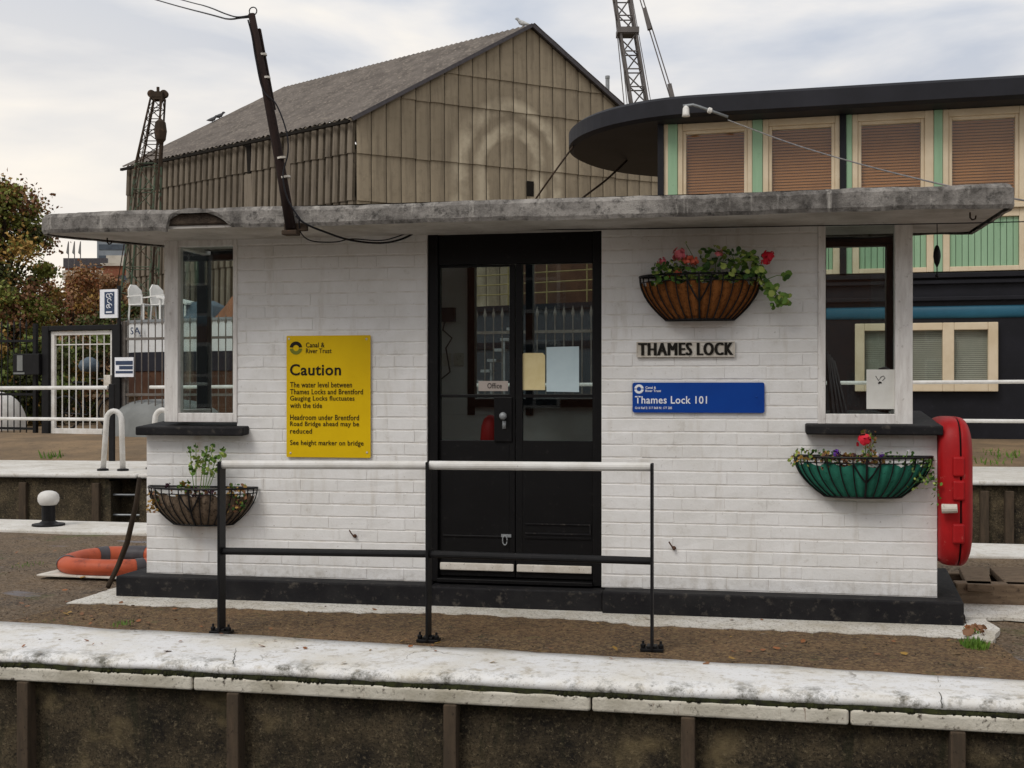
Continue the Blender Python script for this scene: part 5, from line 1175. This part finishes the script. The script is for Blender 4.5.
# ================================================================== DARK ROOFED HOUSE AT RIGHT
H0 = cw(8.13, 19.5); h1 = cw(.970, -.2435); h2 = cw(.2435, .970)
def HB(s, w, z): return H0 + h1 * s + h2 * w + Vector((0, 0, z))
def hs(px, w=0.0):
    q = (px - 512) / F; return -(8.13 + .2435 * w - q * (19.5 + .97 * w)) / (.970 + q * .2435)
def hz_(px, py, w=0.0):
    s = hs(px, w); d = 19.5 - .2435 * s + .97 * w; return EYE + (HY - py) * d / F
house = thing('waterside_house', HB(0, 2, .5), 'two storey black house with rounded flat roof, green panels and brown window blinds', 'house')
zr0 = hz_(1010, 98, -.55); zr1_ = hz_(1010, 74.5, -.55)
s_end = hs(659); SR = 7.0
zu = hz_(980, 271); zpt = hz_(980, 217); zws = hz_(980, 204)
mb = MB(); mb.box(s_end, SR, .10, 5.2, .4, zu, HB); mb.build('lower_wall', M['hull'], house)
mb = MB(); mb.box(s_end + .05, SR, .30, 5.0, zu + .001, zr0 - .01, HB); mb.build('upper_core', M['dark'], house)
mb = MB()
for y0, y1, w_ in ((272, 277, -.02), (279, 283, .02), (296, 300, .0)):
    a, b = hz_(980, y1), hz_(980, y0); mb.box(s_end, SR, w_, .099, a, b, HB)
mb.each('moulding', M['hull'], house, bevel=.01)
mb = MB(); a, b = hz_(980, 317.5), hz_(980, 305); nn_ = 10
mb.add([HB(s_, .099 - .05 * math.sin(math.pi * i / nn_), a + (b - a) * (1 - math.cos(math.pi * i / nn_)) / 2) for s_ in (s_end, SR) for i in range(nn_ + 1)], [(i, i + 1, i + nn_ + 2, i + nn_ + 1) for i in range(nn_)] + [tuple(range(nn_ + 1)), tuple(range(nn_ + 1, 2 * nn_ + 2))]); mb.build('blue_band', M['hbblue'], house, smooth=True)
mb = MB(); pill = [(668, 677.5), (752.5, 762.5), (846, 852), (934, 942.5)]; dw = hs(938) - hs(848); pw_ = hs(942.5) - hs(934)
pil = [(hs(a), hs(b)) for a, b in pill] + [(hs(934) + dw * k, hs(942.5) + dw * k) for k in (1, 2, 3)]
for a, b in pil: mb.box(a, b, -.02, .295, zu, zr0 - .005, HB)
mb.each('pilaster', M['hbgreen'], house, bevel=.01)
mb = MB(); mb.box(hs(658), hs(664), -.06, .02, .4, zr0 - .004, HB); mb.box(hs(840), hs(846), -.05, .0, zu, zr0 - .004, HB); mb.each('black_post', M['hull'], house)
mb = MB(); mb.box(hs(664), hs(668), -.01, .29, zu, zr0 - .004, HB); mb.build('corner_trim', M['hbcream'], house)
wins = [(677.5, 752.5, 686, 744), (762.5, 840, 772, 831.5), (852, 934, 861.5, 921), (942.5, 1027, 952.5, 1015.5)]
wl_ = [tuple(hs(p) for p in q) for q in wins] + [tuple(hs(p) + dw * k for p in wins[3]) for k in (1, 2)]
zbt = hz_(980, 118.5)
for i, (o0_, o1_, i0_, i1_) in enumerate(wl_):
    o0_ += .002; o1_ -= .002; zo = zr0 - .004; zi0 = zws + .12
    mb = MB()
    mb.box(o0_, i0_ - .06, 0, .28, zws, zo, HB); mb.box(i1_ + .06, o1_, 0, .28, zws, zo, HB); mb.box(i0_ - .06, i1_ + .06, 0, .28, zbt + .06, zo, HB); mb.box(o0_, o1_, -.06, .28, zws - .08, zws - .001, HB); mb.box(i0_ - .06, i1_ + .06, 0.001, .28, zws, zi0 - .06, HB)
    mb.box(i0_ - .06, i0_, .03, .2, zi0 - .06, zbt + .06, HB); mb.box(i1_, i1_ + .06, .03, .2, zi0 - .06, zbt + .06, HB); mb.box(i0_, i1_, .03, .2, zbt, zbt + .06, HB); mb.box(i0_, i1_, .03, .2, zi0 - .06, zi0, HB)
    wd = mb.build('window', M['hbcream'], house, bevel=.012)
    mb = MB(); nsl = 26; h = (zbt - zi0) / nsl
    for k in range(nsl): z = zi0 + k * h; mb.add([HB(i0_, .118, z), HB(i1_, .118, z), HB(i1_, .135, z + h * .86), HB(i0_, .135, z + h * .86)], [(0, 1, 2, 3)])
    mb.build('blind', M['blind'], wd, fixn=False)
    mb = MB(); mb.box(i0_, i1_, .075, .082, zi0, zbt, HB); mb.build('pane', M['hbpane'], wd)
    # green panel under the window
    mb = MB(); e = .115
    mb.box(o0_, o0_ + e, 0, .28, zu + .002, zws - .082, HB); mb.box(o1_ - e, o1_, 0, .28, zu + .002, zws - .082, HB); mb.box(o0_ + e, o1_ - e, 0, .28, zpt, zws - .082, HB); mb.box(o0_ + e, o1_ - e, 0, .28, zu + .002, zu + .085, HB); fr2 = mb.build('panel_frame', M['hbcream'], house, bevel=.01)
    mb = MB(); x = o0_ + e
    while x < o1_ - e - .02: mb.box(x + .004, min(x + .10, o1_ - e) - .004, .05, .2, zu + .085, zpt, HB); x += .10
    mb.build('panel_boards', M['hbgreen'], fr2, bevel=.006)
# lower window with three lights
zl0, zl1 = hz_(960, 391.5), hz_(960, 322.5); pl = [855, 864.5, 898, 908, 942.5, 954, 988, 998]; S_ = [hs(p) for p in pl]
mb = MB(); a, b = hz_(960, 381), hz_(960, 330)
for k in (0, 2, 4, 6): mb.box(S_[k], S_[k + 1], -.04, .098, zl0, zl1, HB)
for k in (1, 3, 5): mb.box(S_[k], S_[k + 1], -.036, .098, b, zl1, HB); mb.box(S_[k], S_[k + 1], -.036, .098, zl0, a, HB)
wd = mb.build('window', M['hbcream'], house, bevel=.012)
mb = MB(); nsl = 26
for k in (1, 3, 5):
    for j in range(nsl): z = a + (b - a) * j / nsl; h = (b - a) / nsl; mb.add([HB(S_[k], .073, z), HB(S_[k + 1], .073, z), HB(S_[k + 1], .085, z + h * .9), HB(S_[k], .085, z + h * .9)], [(0, 1, 2, 3)])
mb.build('blind', M['blindgrey'], wd, fixn=False)
mb = MB()
for k in (1, 3, 5): mb.box(S_[k], S_[k + 1], .02, .026, a, b, HB)
mb.each('pane', M['hbpane'], wd)
# rounded roof
mb = MB(); s0_ = hs(690, -.55) + .15; wc, rb = 2.55, 3.1; tip = hs(572, wc); ra = s0_ - tip; pts = []
for i in range(41): a = -math.pi / 2 - math.pi * i / 40; pts.append((s0_ + ra * math.cos(a), wc + rb * math.sin(a)))
pts += [(SR + .5, wc + rb), (SR + .5, wc - rb)]
def rloop(off, z):
    res = []; n = len(pts)
    for i in range(n):
        c_ = Vector((s0_ + 1.0, wc)); p = Vector(pts[i]); d = (p - c_); 
        if i >= 41: q_ = Vector((p.x, wc + (p.y - wc) * (1 - off / rb)))
        else: q_ = Vector((s0_ + (p.x - s0_) * (1 - off / ra), wc + (p.y - wc) * (1 - off / rb)))
        res.append(HB(q_.x, q_.y, z))
    return res
lps = [rloop(.10, zr0), rloop(.0, zr0 + .05), rloop(0, zr1_ - .06), rloop(.08, zr1_)]; n = len(pts); fs = []
for k in range(3):
    for i in range(n): fs.append((k * n + i, k * n + (i + 1) % n, (k + 1) * n + (i + 1) % n, (k + 1) * n + i))
fs += [tuple(range(n))[::-1], tuple(range(3 * n, 4 * n))]; mb.add([p for l in lps for p in l], fs); hr = mb.build('roof', M['fascia'], house)
# floodlight arm on the roof edge
fa = thing('floodlight_arm', HB(hs(690, -.6), -.6, zr0), 'small white floodlight on a bent arm fixed to the dark roof fascia', 'light')
p0, p1, p2 = (HB(hs(683, -.75), -.75, hz_(683, 106, -.75)), HB(hs(700, -.75), -.75, hz_(700, 107, -.75)), HB(hs(728, -.62), -.62, hz_(728, 117, -.62)))
mb = MB(); mb.tube([p0, p0.lerp(p1, .6) + Vector((0, 0, .03)), p1, p2], .025, 8); mb.build('arm', M['galv'], fa, smooth=True)
mb = MB(); mb.lathe([(.03, .08), (.055, .04), (.06, -.06), (.07, -.1), (.02, -.11)], p0 + Vector((.05, 0, -.08)), 12); mb.build('lamp_head', M['whitemetal'], fa, smooth=True)
mb = MB(); mb.lathe([(.02, -.02), (.05, 0), (.05, .05), (.02, .07)], p1.lerp(p2, .3), 10, axis=(p2 - p1)); mb.build('joint', M['whitemetal'], fa)
# mooring / stay ropes from the canopy
tipp = HB(hs(576, 1.6), 1.6, zr0 + .1)
cable('stay_rope', [tipp, dep(556, 170, 22.2), dep(535, 200, 22.6), dep(510, 238, 23)], .018, M['cranedark'], 'dark stay rope slanting down left from the tip of the rounded roof')
cable('stay_rope', [HB(hs(627, 3), 3.0, zr0 - .02), dep(606, 180, 23.8), dep(585, 196, 23.6), dep(560, 216, 23.5)], .022, M['cranedark'], 'second dark stay rope under the rounded roof, farther right')
# ================================================================== THE SHED
SC = cw(-5.33, 40.0); sL, sRr = cw(-.7705, .6374), cw(.888, .460); LL, WW = 13.9, 12.95; ze, zp = EYE + 270 * 40 / F, EYE + 360 * 43.1 / F
gcen = SC + sRr * 5.9; gcen.z = EYE + (HY - 163) * 42.7 / F
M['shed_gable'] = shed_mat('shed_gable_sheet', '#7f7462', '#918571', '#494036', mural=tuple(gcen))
shed = thing('boat_shed', SC + sL * 7 + sRr * 6.7 + Vector((0, 0, .5)), 'large weathered corrugated boat shed with tall gable and grey pitched roof', 'shed')
nLft, nG = -sRr, -sL       # rough outward directions
oL = Vector((-sL.y, sL.x, 0)); oL = oL if oL.dot(SC) < 0 else -oL
oG = Vector((-sRr.y, sRr.x, 0)); oG = oG if oG.dot(SC) < 0 else -oG
def topg(s): return ze + (zp - ze) * (s / 6.75 if s < 6.75 else (WW - s) / (WW - 6.75))
bands = [.4, 3.5, 6.2, 8.03, 9.65, 11.7, 12.8, 16]
def sheet_wall(name, dirv, outv, L, top, amp, pitch, per, mat, barrel):
    mb = MB()
    for z0, z1 in zip(bands[:-1], bands[1:]):
        n = int(L / pitch * per); vs = []; fs = []
        for i in range(n + 1):
            s = L * i / n; ph = s / pitch
            d = amp * (abs(math.sin(math.pi * ph)) if barrel else (0.5 + .5 * math.cos(2 * math.pi * ph)) ** 6 * -1)
            t = top(s); a, b = min(z0, t), min(z1, t)
            sag = noise.noise(Vector((int(ph), z0, 0))) * .03
            for z, o in ((a - .12 + sag if a > 1 else a, .05), (b, 0)): vs.append(SC + dirv * s + outv * (d + o + .01) + Vector((0, 0, z if z < t else t)))
        mi_ = []
        for i in range(n):
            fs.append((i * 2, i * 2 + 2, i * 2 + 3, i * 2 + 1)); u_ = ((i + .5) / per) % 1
            mi_.append((1 if (u_ < .16 or u_ > .84) else 0) if barrel else (1 if (u_ < .035 or u_ > .965) else 0))  # side wall: valley faces take the dark tone as painted rib shade
        if all(abs(vs[i * 2].z - vs[i * 2 + 1].z) < 1e-4 for i in range(n + 1)): continue
        o_ = len(mb.m); mb.add(vs, fs); mb.m[o_:] = mi_
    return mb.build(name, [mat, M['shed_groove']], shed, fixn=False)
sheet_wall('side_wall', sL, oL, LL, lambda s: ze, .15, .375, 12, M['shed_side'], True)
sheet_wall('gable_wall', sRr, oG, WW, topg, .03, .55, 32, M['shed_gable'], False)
# back and far walls for solidity
mb = MB(); bL = SC + sL * LL; bR = SC + sRr * WW; bB = bL + sRr * WW; pk0 = SC + sRr * 6.75; pk1 = pk0 + sL * LL
Z = lambda p, z: Vector((p.x, p.y, z))
mb.add([Z(bL, .4), Z(bB, .4), Z(bB, ze), Z(pk1, zp), Z(bL, ze)], [(0, 1, 2, 3, 4)]); mb.add([Z(bR, .4), Z(bB, .4), Z(bB, ze), Z(bR, ze)], [(0, 1, 2, 3)]); mb.each('rear_wall', M['shed_side'], shed, fixn=False)
# roof: two corrugated slopes with overhang
mb = MB(); nn_ = 110
for e0, sgn in ((0.0, -1), (WW, 1)):
    vs = []; fs = []; ov = .2 * sgn
    rows_ = 14
    for i in range(nn_ + 1):
        s = -.22 + (LL + .3) * i / nn_; cor = .03 * math.cos(i * math.pi)
        for j in range(rows_ + 1):
            f = j / rows_; base = e0 + ov; x = base + (6.75 - base) * f; z = topg(max(0, min(WW, x))) if f > 0.001 else ze - (zp - ze) / 6.75 * .35
            z = ze + (zp - ze) * (x / 6.75 if sgn < 0 else (WW - x) / (WW - 6.75)); st_ = .02 * (1 - (f * 7 % 1))
            p = SC + sRr * x + sL * s; vs.append(Vector((p.x, p.y, z + .10 + cor + st_)))
    for i in range(nn_):
        for j in range(rows_): q_ = i * (rows_ + 1) + j; fs.append((q_, q_ + 1, q_ + rows_ + 2, q_ + rows_ + 1))
    mb.add(vs, fs)
mb.build('roof', M['shed_roof'], shed, fixn=False)
mb = MB()
for e0, sgn in ((-.2, 1), (WW + .2, -1)):
    a = SC + sRr * e0 + oG * .18; b = pk0 + oG * .18; za = ze + (zp - ze) * (-.2 / 6.75); mb.beam(Z(a, za + .03), Z(b, zp + .06), .10, .13)
mb.build('bargeboards', M['band'], shed)
mb = MB(); mb.beam(Z(SC + oL * .32 , ze - .16), Z(bL + oL * .32, ze - .16), .10, .10); mb.build('eaves_gutter', M['shed_dark'], shed)
def shed_rect(s0, s1, z0, z1, dirv, outv, off, mat, name):
    mb = MB(); mb.box(s0, s1, 0, .05, z0, z1, lambda x, y, z: SC + dirv * x + outv * (off + y) + Vector((0, 0, z))); mb.build(name, mat, shed)
def shed_s(px, dirv):
    q = (px - 512) / F; X0, d0 = -5.33, 40.; (dx, dd) = ((-.7705, .6374) if dirv is sL else (.888, .460)); return (q * d0 - X0) / (dx - q * dd)
a, b = shed_s(254, sL), shed_s(248.5, sL); shed_rect(a, b, 10.2 - .7, ze - .1, sL, oL, .12, M['shed_dark'], 'wall_gap'); shed_rect(a - .05, b + .05, .5, 9.45, sL, oL, .12, M['shed_side'], 'wall_pillar')
a, b = shed_s(294, sL), shed_s(288, sL); shed_rect(a, b, .5, ze - .2, sL, oL, .12, M['shed_side'], 'wall_pillar')
a, b = shed_s(526.5, sRr), shed_s(533, sRr); zz0 = EYE + (HY - 196) * 43 / F; zz1 = EYE + (HY - 181) * 43 / F; shed_rect(a, b, zz0, zz1, sRr, oG, .02, M['shed_dark'], 'broken_pane')
# birds on the shed
def bird(p, mat, label, flip=1, k=1.0):
    mb = MB(); d = Vector((ca, sa, 0)) * flip; up = Vector((0, 0, 1))
    ring_ = [(-.26, .12, .01), (-.16, .13, .05), (-.04, .15, .085), (.06, .19, .085), (.12, .25, .05), (.16, .30, .055), (.20, .31, .045), (.25, .30, .008)]
    mb.tube([p + d * x * k + up * z * k for x, z, r in ring_], [r * k for x, z, r in ring_], 8); 
    for s_ in (-.03, .03): mb.tube([p + Vector((-d.y, d.x, 0)) * s_ * k, p + Vector((-d.y, d.x, 0)) * s_ * k + up * .12 * k], .01 * k, 4)
    tag(mb.build('bird', mat, smooth=True), label, 'bird', 'birds on the shed roof')
pp = Z(pk0, zp + .12); bird(pp - oG * .4 + Vector((-.1, 0, 0)), M['gull'], 'pale gull perched on the peak of the shed gable', -1, 1.1)
for px, lb in ((212.5, 'left of two dark pigeons on the far slope of the shed roof'), (219.5, 'right of two dark pigeons on the far slope of the shed roof')):
    f = (px - 165) / (288 - 165.); p = bL.lerp(pk1, min(1, .30 + .47 * f)); q = (px - 512) / F
    # walk along the far rake to the wanted column
    best = min(((abs((lambda w: 512 + F * (w.x * ca + w.y * sa) / (-w.x * sa + w.y * ca))(bL.lerp(pk1, t / 200)) - px), t / 200) for t in range(200)))[1]
    p = bL.lerp(pk1, best); bird(Z(p, ze + (zp - ze) * best + .10), M['bird'], lb, 1, 1.0)
# ================================================================== CRANES
def lattice(mb, a, b, w0, w1, nseg, r, br, axx, axy):
    P = lambda t, i, j: a.lerp(b, t) + axx * i * (w0 + (w1 - w0) * t) / 2 + axy * j * (w0 + (w1 - w0) * t) / 2
    for i, j in ((-1, -1), (1, -1), (1, 1), (-1, 1)): mb.tube([P(0, i, j), P(1, i, j)], r, 6)
    cs_ = [(-1, -1), (1, -1), (1, 1), (-1, 1)]
    for k in range(nseg):
        t0, t1 = k / nseg, (k + 1) / nseg
        for m_ in range(4):
            c0_, c1_ = cs_[m_], cs_[(m_ + 1) % 4]
            if k % 2: c0_, c1_ = c1_, c0_
            mb.tube([P(t0, *c0_), P(t1, *c1_)], br, 4); mb.tube([P(t1, *c0_), P(t1, *c1_)], br, 4)
rx_ = Vector((ca, sa, 0)); ry_ = Vector((-sa, ca, 0))
ck = thing('derrick_crane', dep(133, 425, 30), 'old green and rust lattice crane mast rising behind the left end of the roof', 'crane')
a, mid, b = dep(131, 424, 30), dep(148.5, 165, 30), dep(158, 98, 30); a.z = .6
mb = MB(); lattice(mb, a, mid, .95, .50, 10, .024, .012, rx_, ry_); mb.build('lower_mast', M['cranegreen'], ck)
mb = MB(); lattice(mb, mid, b, .50, .28, 6, .026, .012, rx_, ry_); mb.build('upper_mast', M['cranedark'], ck)
mb = MB(); mb.box(-.15, .15, -.14, .14, -.06, .14, lambda x, y, z: b + rx_ * x + ry_ * y + Vector((0, 0, z)))
for x in (-.16, .16): mb.lathe([(.10, -.06), (.10, .06)], b + rx_ * x + Vector((0, 0, .1)), 14, axis=tuple(ry_))
mb.lathe([(.04, 0), (.04, .16)], b + Vector((0, 0, .12)), 8); mb.box(-.20, .20, -.05, .05, .12, .16, lambda x, y, z: b + rx_ * x + ry_ * y + Vector((0, 0, z))); mb.build('head_sheaves', M['cranedark'], ck)
mb = MB(); c = dep(160.5, 131, 29.6); mb.lathe([(.04, .30), (.13, .22), (.16, .0), (.13, -.22), (.05, -.32)], c, 10); mb.tube([c + Vector((0, 0, .3)), dep(160, 100, 29.7)], .02, 5); mb.build('hook_block', M['cranedark'], ck)
mb = MB()
for dx in (0, 3): mb.tube([dep(150 + dx, 100, 29.6), dep(137 + dx, 165, 29.8), dep(110 + dx * 2, 330, 30)], .014, 4)
mb.tube([dep(161, 140, 29.6), dep(157, 200, 29.7), dep(150, 330, 29.8)], .03, 5); mb.each('guy_wire', M['cranedark'], ck)
mb = MB(); mb.box(-.9, .9, -.8, .8, 0, .9, lambda x, y, z: a + rx_ * x + ry_ * y + Vector((0, 0, z))); mb.build('base', M['cranedark'], ck, bevel=.05)
c2 = thing('lattice_crane', dep(672, 405, 55), 'grey lattice crane boom rising out of frame behind the dark roof', 'crane')
a, b = dep(688, 408, 55), dep(585, -230, 55); a.z = .6
mb = MB(); lattice(mb, a, b, .82, .66, 36, .062, .034, rx_, ry_); mb.build('boom', M['cranegrey'], c2)
mb = MB(); p = a.lerp(b, .588); mb.box(-.5, .5, -.5, .5, -.13, .13, lambda x, y, z: p + rx_ * x + ry_ * y + Vector((0, 0, z))); mb.build('boom_joint', M['cranegrey'], c2)
mb = MB()
for x0, y0, x1, y1, r in ((612, -20, 624, 103, .022), (615, -20, 627, 103, .018), (629, -20, 651, 103, .018), (634, -20, 670, 97, .028), (637, -20, 673.5, 97, .028)): p_, q_ = dep(x0, y0, 55.5), dep(x1, y1, 54.5); mb.tube([p_ + (p_ - q_) * .6, q_ + (q_ - p_) * 2.2], r, 4)
mb.each('stay_cable', M['cranegrey'], c2)
for p_ in (dep(647, 19, 55), dep(672, 95, 54.4)):
    mb = MB(); mb.beam(p_ + Vector((-.12, 0, .5)), p_ + Vector((.12, 0, -.5)), .28, .2); mb.build('cable_clamp', M['cranegrey'], c2)
# ================================================================== TREES AND SHRUBS, FAR LEFT BUILDINGS
def tree(c, h, rad, n, cols, mats, label, name='autumn_tree', lo=.25, lobes=22, ls=(.10, .2), trunk=.16, group=None, seed=1, cat='tree'):
    random.seed(seed); t = thing(name, c, label, cat, group); c = Vector(c); mb = MB()
    top = c + Vector((R(-.2, .2), R(-.2, .2), h * .8)); mid_ = c.lerp(top, .5) + Vector((R(-.2, .2), R(-.2, .2), 0))
    mb.tube([c - Vector((0, 0, .1)), c.lerp(mid_, .5), mid_, top], [trunk, trunk * .85, trunk * .6, trunk * .2], 8); lob = []
    for i in range(lobes):
        a = R(0, 6.28); zf = R(lo, 1.0); env = math.sin(math.pi * min(1, (zf - lo * .5) / (1.08 - lo * .5))) ** .6; rr = rad * env * R(.45, 1.0)
        p = c + Vector((rr * math.cos(a), rr * math.sin(a), h * zf)); lob.append((p, rad * R(.20, .36)))
        st_ = c.lerp(top, max(.15, min(.95, zf - .18))); mb.tube([st_, st_.lerp(p, .55) + Vector((0, 0, .1)), p], [trunk * .32, trunk * .18, .012], 5)
    mb.build('trunk', M['bark'], t)
    cb = MB()
    for p, r in lob:
        base = random.choice(cols)
        for i in range(int(n / lobes)):
            d = Vector((random.gauss(0, 1), random.gauss(0, 1), random.gauss(0, .8))) * r * .52
            cb.leaf(p + d, R(*ls), base if R(0, 1) < .7 else random.choice(cols), None, 4, 1.5)
    cb.build('crown', mats, t, fixn=False); return t
AUT = [M['tango'], M['tgreen'], M['tdark'], M['trust'], M['brownl']]
def tp_(px, d, z=.6): q = dep(px, 400, d); return (q.x, q.y, z)
tree(tp_(4, 30), 5.9, 1.32, 32000, (0, 1, 1, 2, 4, 1), AUT, 'autumn tree with orange and olive leaves at the left edge of the view', seed=3, lobes=60, ls=(.02, .048), lo=.12)
tree(tp_(-40, 31), 6.2, 1.7, 12000, (0, 1, 2, 3), AUT, 'darker autumn tree mostly outside the left edge', seed=5, lobes=34, ls=(.022, .05), lo=.15)
tree(tp_(38, 33), 4.4, .8, 3600, (0, 1, 4, 3), AUT, 'thin sparse autumn tree right of the leftmost tree', seed=8, lobes=34, ls=(.025, .05), lo=.2, trunk=.09)
def shrub(px, d, h, rad, cols, label, seed, n=1300, z=.6): return tree(tp_(px, d, z), h, rad, n * 5, cols, [M['hgreen'], M['hbrown'], M['tdark'], M['trust'], M['tango']], label, 'shrub', .05, 26, (.022, .05), .06, None, seed, 'shrub')
shrub(70, 36, 4.3, 1.4, (1, 1, 4, 3), 'mottled brown shrub behind the gate, left side', 11, 2200); shrub(95, 37, 4.4, 1.5, (1, 1, 1, 3), 'plain brown shrub behind the gate, right of the mottled one', 12, 2200); shrub(112, 33, 3.4, 1.2, (0, 0, 1, 2), 'olive green shrub behind the right gate post', 13, 1800)
shrub(20, 25.5, 2.2, .95, (2, 0, 2), 'dark green shrub behind the letter box', 14, 1800); shrub(-15, 25, 2.1, .9, (2, 0, 4), 'dark shrub at the far left behind the fence', 15); shrub(48, 26, 2.0, .8, (0, 2, 4), 'mottled green and ochre shrub behind the left gate frame', 16); shrub(78, 28, 2.0, .9, (2, 1), 'dark brown shrub low behind the gate bars', 17); shrub(124, 31, 3.0, .7, (0, 2, 1), 'dark shrub behind the bow of the white boat', 18); shrub(105, 28, 2.1, .8, (2, 0, 1), 'dark green shrub behind the gate lock', 19)
tree(tp_(87, 95, .5), 9.3, 1.9, 500, (4, 3), AUT, 'bare round tree in front of the distant office block', seed=21, lobes=26, ls=(.06, .1), lo=.35, trunk=.14)
def tuft2(px, py, label, n, r, h):
    tuft(px, py, r, n, h, label, .42)
random.seed(11)
tuft2(1000, 460, 'green weed growing on the far bank below the black house', 160, .3, .2); tuft2(52, 458, 'dry weeds on the far coping left of the ladder hoop', 26, .16, .16); tuft2(985, 462, 'low scrubby weeds on the far bank beside the green weed', 80, .4, .12)
# far buildings
def block(name, px0, px1, ytop, d, depth, mat, label, zbase=.3):
    a, b = dep(px0, ytop, d), dep(px1, ytop, d); t = thing(name, ((a.x + b.x) / 2, (a.y + b.y) / 2, zbase), label, 'building')
    fr2 = lambda x, y, z: Vector((a.x, a.y, 0)) + rx_ * x + ry_ * y + Vector((0, 0, z)); w = (b - a).length
    mb = MB(); mb.box(0, w, 0, depth, zbase, a.z, fr2); mb.build('walls', mat, t); return t, fr2, w, a.z
t, fq, w, zt_ = block('office_block', 97, 131, 240, 120, 12, M['office'], 'distant grey office block with strip windows')
for k in range(4):
    mb = MB(); z = zt_ - 1.0 - k * 1.15; mb.box(.2, w - .2, -.06, .0, z, z + .55, fq); mb.build('window_strip', M['officeglass'], t)
mb = MB(); mb.box(1.0, w, -.2, -.08, zt_ - 3.1, zt_ - 1.6, fq); mb.build('white_panel', M['paleband'], t)
t, fq, w, zt_ = block('low_building', 65, 106, 268, 90, 14, M['redbrick'], 'distant low building with pale parapet under the flagpoles')
mb = MB(); mb.box(-.15, w + .15, -.2, .0, zt_ - .95, zt_ - .2, fq); mb.build('parapet', M['paleband'], t)
mb = MB(); mb.box(-.1, w + .1, -.1, .2, zt_ + .001, zt_ + .75, fq); mb.build('roof_edge', M['band'], t)
t, fq, w, zt_ = block('brick_building', 103, 132, 266, 62, 8, M['redbrick'], 'orange brick building with dark window behind the crane')
mb = MB(); mb.box(.75, 1.3, -.05, .0, zt_ - 1.35, zt_ - .5, fq); mb.build('window', M['officeglass'], t); mb = MB(); mb.box(-.1, w, -.12, 0, zt_ + .001, zt_ + .14, fq); mb.build('parapet', M['paleband'], t)
src = None; lbs = ('leftmost of three slim flagpoles on the distant building', 'middle of three slim flagpoles on the distant building', 'rightmost of three slim flagpoles on the distant building')
for px, lb in zip((68.5, 74.5, 80.5), lbs):
    p = dep(px, 268, 88)
    if src is None:
        src = thing('flagpole', p, lb, 'flagpole', 'flagpoles on the distant building'); mb = MB(); mb.tube([p - Vector((0, 0, 1)), p + Vector((0, 0, 2.0))], .035, 6); mb.build('pole', M['cranegrey'], src)
        mb = MB(); mb.add([p + Vector((0, 0, 1.9)), p + Vector((-.06, 0, 1.9)), p + Vector((-.20, 0, 1.15)), p + Vector((-.04, 0, 1.0))] + [p + Vector((0, .05, 1.9)), p + Vector((-.06, .05, 1.9)), p + Vector((-.20, .05, 1.15)), p + Vector((-.04, .05, 1.0))], [(0, 1, 2, 3), (7, 6, 5, 4), (0, 4, 5, 1), (1, 5, 6, 2), (2, 6, 7, 3), (3, 7, 4, 0)]); mb.build('flag', M['greytarp'], src)
    else: o = copy_tree(src); o.location = p; o['label'] = lb
p = dep(607.5, 96, 70); mb = MB(); mb.lathe([(.12, -8), (.12, 1.0), (.14, 1.05), (.14, 1.2)], p, 12); mb.lathe([(.15, -15), (.15, -8)], p, 12); tag(mb.build('flue', M['galv']), 'pale slim flue far beyond the right slope of the shed', 'flue')

# the terrace on the photographer's own bank, mirrored faintly in the panes
tb = thing('brick_terrace', (0, -16, 0), 'long brick terrace with white sash windows on the photographer\'s side of the lock', 'building')
mb = MB(); mb.box(-22, 22, -26, -18, -.1, 6.2); mb.build('walls', M['redbrick'], tb)
mb = MB(); mb.prism([(-22.3, -17.7, 6.2), (-22.3, -22, 7.8), (-22.3, -26.3, 6.2)], (44.6, 0, 0)); mb.build('roof', M['office'], tb)
for i in range(12):
    for z in (1.0, 3.8):
        x = -20 + i * 3.6; mb = MB(); mb.box(x - .75, x + .75, -18.0 + .001, -17.9, z - .1, z + 1.9); w_ = mb.build('window', M['whitewood'], tb)
        mb = MB()
        for a_ in (-.66, .04):
            for b_ in (0, .93): mb.box(x + a_, x + a_ + .62, -17.899, -17.89, z + b_, z + b_ + .85)
        mb.each('pane', M['officeglass'], w_)
